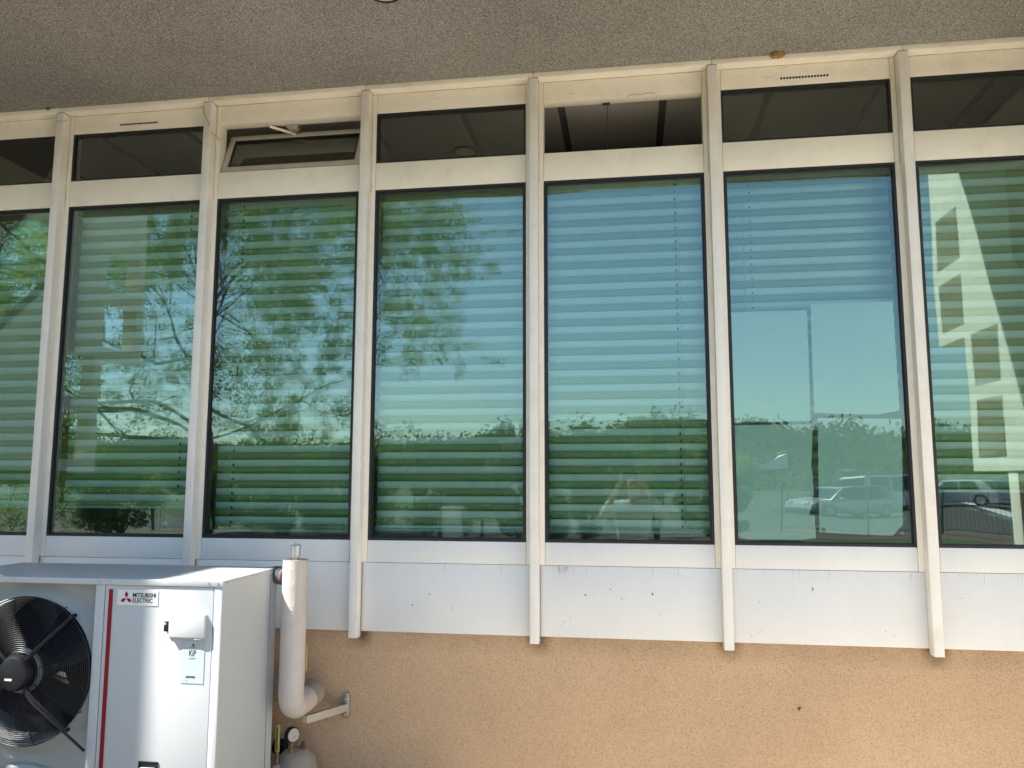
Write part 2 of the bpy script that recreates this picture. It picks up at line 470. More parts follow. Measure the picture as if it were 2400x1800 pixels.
sheet('ground', -700, 700, -900, 300, 0.0, M['earth'])
sheet('paving', -16, 16, -9.5, 0.0, 0.006, M['paving'])
sheet('added_dark_ground', -16, -1.25, -3.4, 0.0, 0.010, M['bounce_cut'])  # unseen dark ground, added to cut bounced light on heat pump and wall
sheet('dirt_path', -40, 40, -18.95, -16.2, 0.014, M['path'])
sheet('lawn', -40, 40, -16.2, -9.5, 0.010, M['grass'])
sheet('road', -120, 120, -25.5, -19.0, 0.010, M['asphalt'])
sheet('parking_lot', -4, 60, -62.0, -25.5, 0.014, M['asphalt'])
sheet('meadow', -200, 200, -135.0, -62.5, 0.012, M['grass'])
sheet('grass_verge', -60, -4.2, -62.0, -26.0, 0.016, M['grass'])
bm = bmesh.new()
add_poly(bm, [(13.2, -24.6, 0.018), (13.9, -24.4, 0.018), (22.9, -60.0, 0.018), (22.3, -60.0, 0.018)], (0, 0, 0.004))
tag(from_bm('road_marking', bm, M['line']), kind='structure')

# ------------------------------------------------------------------ the building
PER, XL0, XR0 = 0.93127, -4.15088, -3.31526
ZGT, ZGB, ZSM, ZTT, ZTB, ZFT, ZSO, ZPB, ZFB = (H + a for a in (1.5648, -0.3316, -0.4451, 2.006, 1.7184, 2.1216, 2.148, -0.7925, -0.818))
XA, XB = -4.17, 2.196               # the two wing walls stand here
bld = thing('office_building', 'white framed office front with green glazing, orange roughcast base and deep soffit', 'building', (-1.0, 0.2, 0))

wall = box('wall', -9.0, 7.0, 0.014, 0.26, 0.0, ZPB + 0.02, M['plaster'], bld)
box('parapet_wall', -9.0, 7.0, 0.062, 0.26, ZPB + 0.022, ZGB - 0.03, M['room'], bld)
box('side_wall', -9.0, XA - 0.001, 0.014, 0.26, ZPB + 0.022, ZSO + 0.1, M['plaster'], bld)
box('side_wall', XB + 0.001, 7.0, 0.014, 0.26, ZPB + 0.022, ZSO + 0.1, M['plaster'], bld)
# the storey above and its soffit
soff = box('soffit', -9.0, 7.0, -1.308, 0.40, ZSO, ZSO + 0.25, M['soffit'], bld)
box('upper_storey', -9.0, 7.0, -1.31, 6.4, ZSO + 0.252, ZSO + 1.15, M['plaster'], bld)
box('drip_beam', -9.0, 7.0, -1.325, -1.3085, H + 1.995, ZSO + 0.251, M['wing'], bld, 0.006)
# the room behind the glass
room = tag(box('interior_floor', -8.8, 4.6, 0.262, 6.2, 0.0, 0.03, M['roomfloor']), kind='structure')
tag(box('interior_back_wall', -8.8, 4.6, 6.0, 6.2, 0.032, ZSO + 0.2, M['room']), kind='structure')
tag(box('interior_side_wall', -9.0, -8.802, 0.262, 6.2, 0.0, ZSO + 0.2, M['room']), kind='structure')
tag(box('interior_side_wall', 4.602, 4.8, 0.262, 6.2, 0.0, ZSO + 0.2, M['room']), kind='structure')
ceil = tag(box('ceiling', -8.8, 4.6, 0.07, 5.998, H + 2.106, H + 2.146, M['ceilgap']), kind='structure')
cw = 0.575
for i in range(-14, 9):
    xa = -0.352 + cw * i
    for j in range(4):
        box('ceiling_tile', xa + 0.022, xa + cw - 0.022, 0.075 + j * 1.3, 0.075 + j * 1.3 + 1.27, H + 2.096, H + 2.1055, M['ceil'], ceil)

# top rail, running the whole length, in lengths that join over the fins
fin_x = [(XR0 + PER * (w - 1) + XL0 + PER * w) / 2 for w in range(1, 7)]
joints = [XA + 0.001] + fin_x + [XB - 0.001]
for a, b in zip(joints, joints[1:]):
    box('top_rail', a + 0.0012, b - 0.0012, -0.060, 0.05, ZFT - 0.004, ZSO - 0.0015, M['frame'], bld, 0.0016)
# fins
for x in fin_x:
    f = box('fin', x - 0.0225, x + 0.0225, -0.0605, -0.0012, ZFB, ZFT - 0.006, M['fin'], bld, 0.0014)
    box('fin_groove', x + 0.0228, x + 0.0250, -0.008, -0.0012, ZPB, ZSM, M['groove'], f)
    if x == fin_x[4]:
        pass
# dark backing so that the joints between the frame members read as joints
box('joint_backing', XA + 0.002, XB - 0.002, 0.032, 0.060, ZPB + 0.01, ZGB - 0.012, M['seam'], bld)

# mullions
for x in fin_x:
    box('mullion', x - 0.0472, x + 0.0472, 0.0, 0.075, ZSM + 0.001, ZFT - 0.0045, M['frame'], bld, 0.0015)

def pane(name, x0, x1, y, z0, z1, m, parent, t=0.006):
    bm = bmesh.new(); add_box(bm, x0, x1, y, y + t, z0, z1)
    for f in bm.faces:
        f.material_index = 0 if f.normal.y < -0.5 else 1
    return from_bm(name, bm, [m, M['glass_in']], parent)

def ring(name, x0, x1, z0, z1, w, y0, y1, m, parent, bev=0.0):
    bm = bmesh.new()
    add_box(bm, x0, x1, y0, y1, z1 - w, z1, bev)
    add_box(bm, x0, x1, y0, y1, z0, z0 + w, bev)
    add_box(bm, x0, x0 + w, y0, y1, z0 + w, z1 - w, bev)
    add_box(bm, x1 - w, x1, y0, y1, z0 + w, z1 - w, bev)
    return from_bm(name, bm, m, parent, smooth=bev > 0)

CH = {3: [(-1.02, -.60, .008), (-0.99, -.625, .004), (-1.11, -.655, .009), (-0.90, -.665, .006), (-1.12, -.775, .006), (-1.06, -.73, .003)],
      4: [(-.225, -.585, .010), (.105, -.575, .012), (-.10, -.555, .010), (-.045, -.60, .007), (.14, -.67, .004), (-.33, -.72, .006), (-.30, -.695, .004), (-.345, -.74, .004), (-.36, -.78, .004)],
      5: [(.86, -.535, .017), (.61, -.60, .005), (.57, -.76, .005), (.60, -.745, .005), (.62, -.735, .004), (1.18, -.72, .005), (1.22, -.74, .004)],
      6: [(1.52, -.56, .005)], 2: [(-1.62, -.60, .005)]}
for w in range(0, 7):
    x0, x1 = XL0 + PER * w, XR0 + PER * w
    if w == 6: x1 = XB - 0.002
    g = 0.0012
    top = box('head_rail', x0 + g, x1 - g, 0.0018, 0.07, ZTT, ZFT - 0.0045, M['frame'], bld, 0.0012)
    if w in (1, 5):
        bm = bmesh.new()
        for k in range(16):
            cx = (-2.918 if w == 1 else 0.812) + k * 0.0152
            add_poly(bm, disc_pts((cx, 0.0014, H + 2.047), 0.0066, 10), (0, 0.0008, 0))
        tag(from_bm('vent_holes', bm, M['ink'], top), kind='stuff')
    box('transom_rail', x0 + g, x1 - g, 0.0018, 0.07, ZGT, ZTB, M['frame'], bld, 0.0012)
    box('sill_rail', x0 + g, x1 - g, 0.0018, 0.07, ZSM + 0.0012, ZGB, M['panel'], bld, 0.0012)  # neutral paint here, without the painted-in warm bounce of the other rails
    pa = fin_x[w - 1] if w > 0 else XA + 0.002
    pb = fin_x[w] if w < 6 else XB - 0.002
    pn = box('panel', pa + 0.0008, pb - 0.0008, 0.001, 0.030, ZPB, ZSM - 0.001, M['panel'], bld, 0.001)
    for cx, cz, r in CH.get(w, []):
        r *= 0.7 if r < .015 else .9
        pts = [(cx + r * (0.4 + 0.6 * rnd.random()) * math.cos(k * 0.9) * (.55 if r > .015 else .8), 0.0006, H + cz + r * (0.4 + 0.6 * rnd.random()) * math.sin(k * 0.9)) for k in range(7)]
        prism('paint_chip', pts, (0, 0.0005, 0), M['tack'] if r > .015 else M['rubber'], pn)
    if w == 5:      # drip of grime on the panel
        pass
    # big light
    win = ring('window', x0, x1, ZGB, ZGT, 0.013, 0.004, 0.05, M['gasket'], bld)
    ring('glazing_bead', x0 + 0.0132, x1 - 0.0132, ZGB + 0.0132, ZGT - 0.0132, 0.005, 0.013, 0.03, M['gasket'], win)
    pane('glass_pane', x0 + 0.010, x1 - 0.010, 0.016, ZGB + 0.010, ZGT - 0.010, M['glass'], win)
    # transom light
    if w in (2, 4):
        if w == 2:
            th = math.atan2(0.109, 0.268)
            sash_h = ZTT - ZTB - 0.012
            sr = ring('sash', x0 + 0.004, x1 - 0.004, 0, sash_h, 0.034, 0.0, 0.035, M['sash'], bld, 0.003)
            sr2 = ring('gasket', x0 + 0.0385, x1 - 0.0385, 0.0345, sash_h - 0.0345, 0.007, 0.003, 0.012, M['gasket'], sr)
            gp = pane('glass_pane', x0 + 0.040, x1 - 0.040, 0.008, 0.036, sash_h - 0.036, M['transom'], sr)
            Rt = Matrix.Translation((0, 0.012, ZTB + 0.010)) @ Matrix.Rotation(-th, 4, 'X')
            for o in (sr, sr2, gp): o.data.transform(Rt)
            # scissor stay between the sash and the head of the frame
            bm = bmesh.new()
            add_poly(bm, [(x0 + 0.285, 0.03, ZTT - 0.010), (x0 + 0.405, 0.10, ZTT - 0.030), (x0 + 0.405, 0.10, ZTT - 0.044), (x0 + 0.285, 0.03, ZTT - 0.024)], (0.004, 0.012, 0))
            st = from_bm('stay_arm', bm, M['frame'], bld)
            prism('stay_pivot', [(x0 + 0.36, 0.06, ZTT - 0.002), (x0 + 0.44, 0.06, ZTT - 0.002), (x0 + 0.44, 0.06, ZTT - 0.025), (x0 + 0.40, 0.06, ZTT - 0.038)], (0, 0.03, 0), M['galv'], st)
        else:
            st = tube('stay_cable', [(-0.085, 0.09, ZTB - 0.02), (-0.086, 0.09, ZTT - 0.02), (-0.080, 0.06, ZTT - 0.006)], 0.0022, M['cord'], bld, 6)
            box('stay_clip', -0.110, -0.070, 0.05, 0.066, ZTT - 0.010, ZTT - 0.001, M['cord'], st, 0.001)
    else:
        tw = ring('transom_window', x0, x1, ZTB, ZTT, 0.011, 0.004, 0.05, M['gasket'], bld)
        pane('glass_pane', x0 + 0.009, x1 - 0.009, 0.016, ZTB + 0.009, ZTT - 0.009, M['transom'], tw)
# upstand between the two rows of lights, hides the blind heads
box('inner_transom', XA + 0.003, XB - 0.003, 0.078, 0.10, ZGT + 0.01, ZTB - 0.01, M['frame'], bld)

# old sealant in the joint under the top rail, and round the fin heads
for a, b in zip(joints, joints[1:]):
    n = 14
    pts = [(a + 0.03 + (b - a - 0.06) * k / n, 0.0005 + rnd.uniform(-.0004, .0004), ZFT - 0.0046 + rnd.uniform(-.0006, .0004)) for k in range(n + 1)]
    tube('sealant_bead', pts, [rnd.uniform(.0004, .0014) for k in range(n + 1)], M['groove'], bld, 5)
for x in fin_x:
    pts = [(x - .0235, -.001, ZFT - .006), (x - .0235, -.030, ZFT - .006), (x - .0235, -.0612, ZFT - .006), (x, -.0618, ZFT - .0055), (x + .0235, -.0612, ZFT - .006), (x + .0235, -.03, ZFT - .006), (x + .0235, -.001, ZFT - .007)]
    tube('sealant_bead', pts, [rnd.uniform(.0012, .0026) for k in pts], M['groove'], bld, 5)
    for sx_ in (-1, 1):
        pts = [(x + sx_ * .0243, -0.0006, ZFT - .01 - (ZFT - ZGT) * k / 8) for k in range(9)]
        tube('sealant_bead', pts, [rnd.uniform(.0003, .0011) for k in pts], M['groove'], bld, 4)
# fly specks and little scratches scattered over the paint, too small to pick apart
bm = bmesh.new()
def speck(x, z, r, y):
    q = rnd.uniform(0, 6)
    add_poly(bm, [(x + r * rnd.uniform(.5, 1) * math.cos(q + k), y, z + r * rnd.uniform(.5, 1.2) * math.sin(q + k)) for k in (0, 1.3, 2.5, 3.8, 5.1)], (0, 0.0004, 0))
for k in range(170):
    w = rnd.randrange(0, 7)
    x0, x1 = XL0 + PER * w + .02, XR0 + PER * w - .02
    if w == 6: x1 = XB - .03
    band = rnd.random()
    if band < .55: z, y = rnd.uniform(ZTT + .01, ZFT - .015), 0.0012
    elif band < .75: z, y = rnd.uniform(ZGT + .01, ZTB - .01), 0.0012
    elif band < .82: z, y = rnd.uniform(ZSM + .02, ZGB - .01), 0.0012
    else: z, y = rnd.uniform(ZPB + .02, ZSM - .02), 0.0004
    speck(rnd.uniform(x0, x1), z, abs(rnd.gauss(0, .0011)) + .0006, y)
for k in range(26):
    w = rnd.randrange(0, 7)
    x = rnd.uniform(XL0 + PER * w + .05, XR0 + PER * w - .12); z = rnd.uniform(ZTT + .02, ZFT - .02)
    if x > XB - .1: continue
    a = rnd.uniform(-.9, .9); pts = []
    for j in range(5):
        pts.append((x, 0.0014, z)); a += rnd.uniform(-.5, .5); x += .010 * math.cos(a); z += .006 * math.sin(a)
    add_tube(bm, pts, rnd.uniform(.0003, .0006), 3, caps=False)
tag(from_bm('grime_specks', bm, M['groove'], bld), kind='stuff')
bm = bmesh.new()
for k in range(46):
    if k < 22: x = rnd.uniform(-.39, -.30)
    else:
        x = rnd.uniform(-1.3, 1.9)
        if min(abs(x - f_) for f_ in fin_x) < .035: continue
    ln = rnd.uniform(.012, .055); wd2 = rnd.uniform(.0006, .0018)
    z = ZSM - .002 - rnd.uniform(0, .006)
    add_poly(bm, [(x - wd2, 0.0003, z), (x + wd2, 0.0003, z), (x + wd2 * .5, 0.0003, z - ln * .8), (x, 0.0003, z - ln)], (0, 0.0006, 0))
tag(from_bm('water_runs', bm, M['run'], bld), kind='stuff')
# screws in the panels and scuffs
for w in range(0, 7):
    pass

# ------------------------------------------------------------------ wing walls with square openings
def grid_wall(name, x0, x1, S, Z, solid, extra, parent):
    bm = bmesh.new()
    ns, nz = len(S) - 1, len(Z) - 1
    V = {}
    def v(side, i, j):
        k = (side, i, j)
        if k not in V: V[k] = bm.verts.new((x0 if side == 0 else x1, -S[i], Z[j]))
        return V[k]
    def isin(i, j): return 0 <= i < ns and 0 <= j < nz and solid(i, j)
    for i in range(ns):
        for j in range(nz):
            if not isin(i, j): continue
            for sd in (0, 1):
                bm.faces.new((v(sd, i, j), v(sd, i + 1, j), v(sd, i + 1, j + 1), v(sd, i, j + 1)))
            for di, dj, a, b in ((-1, 0, (i, j), (i, j + 1)), (1, 0, (i + 1, j), (i + 1, j + 1)), (0, -1, (i, j), (i + 1, j)), (0, 1, (i, j + 1), (i + 1, j + 1))):
                if not isin(i + di, j + dj):
                    bm.faces.new((v(0, *a), v(0, *b), v(1, *b), v(1, *a)))
    bmesh.ops.recalc_face_normals(bm, faces=bm.faces)
    return from_bm(name, bm, M['wing'], parent)

def wing(xn, xf, k, label, he=0.94):
    fs = lambda s: k * (4 + s) - 4
    fz = lambda z: H + k * z
    t = thing('wing_wall', label, 'wall', ((xn + xf) / 2, -1.0, 0), group='perforated wing walls')
    S = [fs(a) if a > 0 else 0.0 for a in (0.0, 0.15, he, 0.955, 1.31, 1.40, 1.405, 1.77, 1.85)]
    Z = [fz(a) for a in (0.04, 0.125, 0.48, 0.57, 0.67, 0.915, 0.93, 1.0, 1.345, 1.44, 1.79)] + [H + 2.9]
    S[0] = 0.0
    def solid(i, j):
        s = (S[i] + S[i + 1]) / 2; z = (Z[j] + Z[j + 1]) / 2
        sr = (s + 4) / k - 4; zr = (z - H) / k
        if sr > 1.405 and zr < 0.92: return False
        for (a, b), rows in (((1.40, 1.77), ((1.0, 1.345), (1.44, 1.79))), ((0.955, 1.31), ((0.125, 0.48), (0.57, 0.915)))):
            if a < sr < b:
                for c, d in rows:
                    if c < zr < d: return False
        if 0.15 < sr < he and 0.67 < zr < 1.79: return False
        return True
    w = grid_wall('wall_slab', xn, xf, S, Z, solid, None, t)
    prism('brace', [(min(xn, xf) + 0.002, -fs(0.151), fz(0.672)), (min(xn, xf) + 0.002, -fs(he - 0.001), fz(0.672)), (min(xn, xf) + 0.002, -fs(he - 0.001), fz(0.672 + he - 0.151))],
          (abs(xf - xn) - 0.004, 0, 0), M['wing'], t)
    box('post', min(xn, xf) + 0.01, max(xn, xf) - 0.01, -fs(0.976), -fs(0.86), 0.0, fz(0.04) - 0.001, M['wing'], t, 0.004)
    return t
wing(XB, XB + 0.15, 1.0, 'white wing wall with square openings on the sunlit side, reflected in the rightmost window', 0.72)
wing(XA, XA - 0.11, 1.043, 'shaded wing wall with square openings, reflected in the leftmost windows')

# ------------------------------------------------------------------ venetian blinds
PITCH, SW, TILT = 0.0390, 0.0405, math.radians(14)
slat_cache = {}
def slat_mesh(wd_):
    k = round(wd_, 3)
    if k in slat_cache: return slat_cache[k]
    n = 8
    v, f = [], []
    for i in range(n + 1):
        t = i / n - 0.5
        bulge = 0.0062 * (1 - (2 * t) ** 2)
        a = t * SW
        y = -a * math.sin(TILT) - bulge * math.cos(TILT)
        z = a * math.cos(TILT) - bulge * math.sin(TILT)
        v += [(-wd_ / 2, y, z), (wd_ / 2, y, z)]
    for i in range(n):
        f.append((2 * i, 2 * i + 1, 2 * i + 3, 2 * i + 2))
    out = []
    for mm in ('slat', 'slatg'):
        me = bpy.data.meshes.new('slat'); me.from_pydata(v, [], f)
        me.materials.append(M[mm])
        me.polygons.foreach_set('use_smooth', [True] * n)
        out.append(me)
    slat_cache[k] = out
    return out

WORDS = ['striped venetian blind behind the leftmost window, cut by the photo edge',
         'striped venetian blind ending well above the sill, behind the window over the heat pump',
         'striped venetian blind below the tilted open transom sash',
         'striped venetian blind with ladder cords at both edges, right of the pipe',
         'striped venetian blind behind the window that reflects the photographer',
         'striped venetian blind behind the window with four sheets of paper',
         'striped venetian blind behind the rightmost window reflecting the white wing wall']
BOT = [-0.176, -0.182, -0.304, -0.291, -0.289, -0.255, -0.076]
CORDS = [[], [-2.50], [-2.175], [-1.350, -0.545], [0.264], [0.658], [2.0]]
LIFT = [None, None, -2.19, -1.335, 0.279, 0.617, None]
YB = 0.115
for w in range(7):
    x0, x1 = XL0 + PER * w + 0.012, XR0 + PER * w - 0.012
    if w == 6: x1 = XB - 0.014
    if w == 5: x0 -= .02; x1 += .03
    xc, wd_ = (x0 + x1) / 2, x1 - x0
    ztop = ZGT + 0.01
    b = thing('venetian_blind', WORDS[w], 'blind', (xc, YB if w != 5 else 0.19, ztop), group='venetian blinds in the windows', local=True)
    me = slat_mesh(wd_)
    zb = H + BOT[w]
    n = int((ztop - zb - 0.03) / PITCH)
    for i in range(n + 1):
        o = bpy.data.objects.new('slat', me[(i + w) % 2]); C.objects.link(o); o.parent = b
        o.location = (rnd.uniform(-.0012, .0012), rnd.uniform(-.001, .001), -0.022 - i * PITCH + rnd.uniform(-.0012, .0012))
        o.rotation_euler = (math.radians(rnd.uniform(-2.0, 2.0)), math.radians(rnd.uniform(-.07, .07)), 0)
    bm = bmesh.new(); add_box(bm, -wd_ / 2, wd_ / 2, -0.03, 0.03, zb - ztop, zb - ztop + 0.016, 0.004)
    from_bm('bottom_rail', bm, M['rail'], b, smooth=True)
    bm = bmesh.new(); add_box(bm, -wd_ / 2, wd_ / 2, -0.012, 0.04, 0.0, 0.04, 0.003)
    from_bm('head_box', bm, M['rail'], b, smooth=True)
    for cx in CORDS[w]:
        bm = bmesh.new()
        for i in range(n + 1):
            zc = -0.022 - i * PITCH - 0.010
            hgt = 0.0075 if w != 5 else 0.003
            add_box(bm, cx - xc - 0.0035, cx - xc + 0.0035, -0.0185, -0.0135, zc - hgt, zc + hgt)
        tag(from_bm('ladder_cord', bm, M['cord'], b), kind='stuff')
    if LIFT[w] is not None:
        cx = LIFT[w] - xc
        bm = bmesh.new()
        pts = [(cx + rnd.uniform(-.0015, .0015), -0.034, 0.0 - (ztop - zb - .03) * k / 12) for k in range(13)]
        pts += [(cx + 0.014, -0.036, zb - ztop + 0.012), (cx + 0.024, -0.036, zb - ztop - 0.004)]
        add_tube(bm, pts, 0.0011, 5)
        from_bm('lift_cord', bm, M['cordl'], b, smooth=True)

# ------------------------------------------------------------------ paper sheets stuck to the inside of a window
SHEETS = [('upper left sheet of white paper taped behind the glass', [(0.509, 0.828), (0.700, 0.829), (0.894, 0.827), (0.892, 0.55), (0.889, 0.274), (0.700, 0.270), (0.508, 0.271), (0.507, 0.55)]),
          ('upper right sheet of white paper, highest of the four, lower edge curled', [(0.913, 0.858), (1.10, 0.860), (1.301, 0.860), (1.303, 0.60), (1.304, 0.32), (1.212, 0.302), (1.063, 0.304), (0.907, 0.312), (0.909, 0.60)]),
          ('lower left sheet of white paper with torn right edge', [(0.513, 0.255), (0.70, 0.256), (0.895, 0.254), (0.896, 0.216), (0.884, 0.065), (0.888, -0.001), (0.889, -0.085), (0.864, -0.183), (0.889, -0.187), (0.890, -0.295), (0.828, -0.304), (0.692, -0.307), (0.569, -0.306), (0.510, -0.294), (0.511, 0.0)]),
          ('lower right sheet of white paper with a cut bottom corner and putty dots', [(0.923, 0.287), (1.10, 0.284), (1.311, 0.279), (1.303, 0.05), (1.290, -0.229), (1.242, -0.280), (1.096, -0.276), (0.908, -0.267), (0.915, 0.0)])]
for i, (lb, pts) in enumerate(SHEETS):
    y = 0.0245 + 0.0012 * i
    bm = bmesh.new()
    add_poly(bm, [(max(x, .506 + .012), y, H + z) for x, z in pts], (0, 0.0005, 0))
    o = tag(from_bm('paper_sheet', bm, M['paper']), lb, 'paper', 'paper sheets stuck to the window')
    if i == 3:
        for cx, cz, r in ((.938, .262, .012), (1.292, .255, .013), (.926, -.255, .013), (1.285, -.267, .011)):
            prism('putty_dot', [(cx + r * rnd.uniform(.7, 1) * math.cos(k), y - 0.0012, H + cz + r * rnd.uniform(.7, 1.1) * math.sin(k)) for k in np.linspace(0, 5.6, 9)], (0, 0.001, 0), M['tack'], o)

# blue bottle on the inner sill
bt = thing('water_bottle', 'pale blue plastic water bottle standing inside behind the glass, over the heat pump', 'bottle', (-2.615, 0.20, ZGB - 0.03))
prof = [(0.0, 0.0), (.040, 0.0), (.043, .01), (.043, .10), (.040, .115), (.043, .13), (.040, .155), (.022, .185), (.016, .195), (.016, .215)]
bm = bmesh.new(); rings = []
for r, z in prof[1:]:
    rings.append([bm.verts.new((-2.615 + r * math.cos(2 * math.pi * k / 20), 0.20 + r * math.sin(2 * math.pi * k / 20), ZGB - 0.03 + z)) for k in range(20)])
for a, b in zip(rings, rings[1:]):
    for k in range(20): bm.faces.new((a[k], a[(k + 1) % 20], b[(k + 1) % 20], b[k]))
bm.faces.new(rings[0][::-1])
from_bm('bottle_body', bm, M['bottle'], bt, smooth=True)
tube('bottle_cap', [(-2.615, 0.20, ZGB + 0.185), (-2.615, 0.20, ZGB + 0.205)], 0.018, M['bcap'], bt)
box('window_shelf', XA + 0.2, XB - 0.1, 0.17, 0.40, ZGB - 0.06, ZGB - 0.031, M['room'], bld)

# ------------------------------------------------------------------ the heat pump
YF, YR, XR_, XL_ = -0.86, -0.35, -1.690, -3.055
ZT = H - 0.437
ac = thing('heat_pump', 'white outdoor heat pump with black caged fan and red stripe, standing before the wall', 'heat pump', (-2.37, -0.6, 0))
ZBOT = 0.16
bm = bmesh.new()      # cabinet: back, sides and floor round the open fan bay
add_box(bm, XL_, XR_, YR - 0.02, YR, ZBOT, ZT - 0.003)
add_box(bm, XL_, XL_ + 0.02, YF + 0.002, YR - 0.0205, ZBOT, ZT - 0.003)
add_box(bm, XR_ - 0.02, XR_, YF + 0.004, YR - 0.0205, ZBOT, ZT - 0.003)
add_box(bm, XL_ + 0.0205, XR_ - 0.0205, YF + 0.002, YR - 0.0205, ZBOT, ZBOT + 0.03)
from_bm('cabinet', bm, M['acw'], ac)
box('corner_seam', XR_ + 0.0003, XR_ + 0.0011, YR + -0.060, YR - 0.0585, ZBOT, ZT - 0.03, M['seam'], ac)
box('rear_corner_post', XR_ + 0.0004, XR_ + 0.003, YR - 0.058, YR - 0.001, ZBOT, ZT - 0.028, M['acw'], ac)
lid = box('lid', XL_ - 0.004, XR_ + 0.004, YF - 0.005, YR + 0.004, ZT - 0.0255, ZT, M['acw'], ac, 0.0025)
for sx_, in ((-2.66,), (-2.254,), (-2.206,), (-1.748,), (-1.708,)):
    tube('screw', [(sx_, YF - 0.0045, ZT - 0.0125), (sx_, YF - 0.0085, ZT - 0.0125)], 0.0052, M['steel'], lid, 8)
for sy_ in (-0.83, -0.60, -0.56, -0.40, -0.367):
    tube('screw', [(XR_ + 0.0035, sy_, ZT - 0.010), (XR_ + 0.0065, sy_, ZT - 0.010)], 0.0036, M['galv'], lid, 8)
box('front_column', -2.271, -2.2295, YF, YF + 0.05, ZBOT + 0.002, ZT - 0.026, M['acw'], ac, 0.002)
box('front_column', -1.7265, XR_ - 0.0002, YF, YF + 0.05, ZBOT + 0.002, ZT - 0.026, M['acw'], ac, 0.002)
door = box('front_panel', -2.2260, -1.7300, YF + 0.0015, YF + 0.03, ZBOT + 0.002, ZT - 0.0275, M['acw'], ac, 0.002)
box('panel_gap', -2.2294, -1.7266, YF + 0.012, YF + 0.045, ZBOT + 0.003, ZT - 0.0265, M['seam'], ac)
box('red_stripe', -2.2085, -2.1905, YF - 0.0005, YF + 0.0014, ZBOT + 0.05, H - 0.481, M['red'], door)
bd = box('brand_plate', -2.167, -1.980, YF - 0.0008, YF + 0.0014, H - 0.546, H - 0.4815, M['sticker'], door)
# three red rhombi
cxm, czm, sr_ = -2.126, H - 0.5135, 0.0135
def rhomb(ang):
    a = math.radians(ang)
    ux, uz = math.cos(a), math.sin(a)
    L, W_ = 0.0295, 0.0085
    c0 = (cxm + ux * 0.0005, czm + uz * 0.0005 - 0.0035)
    return [(c0[0], YF - 0.0012, c0[1]), (c0[0] + ux * L / 2 - uz * W_, YF - 0.0012, c0[1] + uz * L / 2 + ux * W_), (c0[0] + ux * L, YF - 0.0012, c0[1] + uz * L), (c0[0] + ux * L / 2 + uz * W_, YF - 0.0012, c0[1] + uz * L / 2 - ux * W_)]
bm = bmesh.new()
for a in (90, 210, 330): add_poly(bm, rhomb(a), (0, 0.0003, 0))
from_bm('emblem', bm, M['red'], bd)
text('lettering', 'MITSUBISHI', 0.0255, (-2.0975, YF - 0.0013, H - 0.5115), M['ink'], bd, 0.0003, 0.845)
text('lettering', 'ELECTRIC', 0.0255, (-2.0975, YF - 0.0013, H - 0.5335), M['ink'], bd, 0.0003, 0.845)
# control box on the panel
cb = box('control_box', -1.9135, -1.7535, YF - 0.0205, YF + 0.0013, H - 0.668, H - 0.5755, M['acw'], ac, 0.002)
box('box_lug', -1.800, -1.772, YF - 0.018, YF + 0.001, H - 0.6765, H - 0.6685, M['acw'], cb, 0.001)
cl = box('cable_gland', -1.939, -1.9145, YF - 0.016, YF + 0.001, H - 0.647, H - 0.606, M['black'], cb, 0.003)
box('gland_mark', -1.936, -1.929, YF - 0.0166, YF - 0.0159, H - 0.618, H - 0.611, M['sticker'], cl)
stk = box('data_sticker', -1.860, -1.7585, YF - 0.0006, YF + 0.0013, H - 0.855, H - 0.682, M['sticker2'], ac)
text('lettering', 'KiP', 0.034, (-1.8275, YF - 0.0009, H - 0.7445), M['ink'], stk, 0.0002, 0.66)
text('lettering', 'L I N K', 0.0095, (-1.8275, YF - 0.0009, H - 0.7580), M['ink'], stk, 0.0, 1.0)
text('lettering', '032379030', 0.0115, (-1.8370, YF - 0.0009, H - 0.8330), M['ink'], stk, 0.0002, 0.80)
bm = bmesh.new()
add_poly(bm, disc_pts((-1.8095, YF - 0.0009, H - 0.700), 0.0048, 14), (0, 0.0002, 0))
for rr in (0.010, 0.0155):
    pts = [(-1.8095 + rr * math.cos(a), YF - 0.0009, H - 0.7195 + rr * math.sin(a) * .9) for a in np.linspace(math.radians(35), math.radians(145), 9)]
    pts += [(-1.8095 + (rr - .0018) * math.cos(a), YF - 0.0009, H - 0.7195 + (rr - .0018) * math.sin(a) * .9) for a in np.linspace(math.radians(145), math.radians(35), 9)]
    add_poly(bm, pts, (0, 0.0002, 0))
for k in range(4): pass
add_box(bm, -1.8375, -1.8300, YF - 0.0009, YF - 0.0007, H - 0.8470, H - 0.8460)
add_box(bm, -1.8375, -1.8368, YF - 0.0009, YF - 0.0007, H - 0.8458, H - 0.8400)
add_box(bm, -1.8307, -1.8300, YF - 0.0009, YF - 0.0007, H - 0.8458, H - 0.8400)
from_bm('print', bm, M['ink'], stk)
hd = ring('handle', -2.029, -1.941, H - 1.235, H - 1.172, 0.008, YF - 0.004, YF + 0.0014, M['black'], ac, 0.002)
box('grip_recess', -2.0208, -1.9492, YF + 0.0002, YF + 0.0013, H - 1.2268, H - 1.1802, M['ink'], hd)
box('grip', -2.018, -1.952, YF - 0.012, YF - 0.0001, H - 1.226, H - 1.195, M['acw'], hd, 0.003)
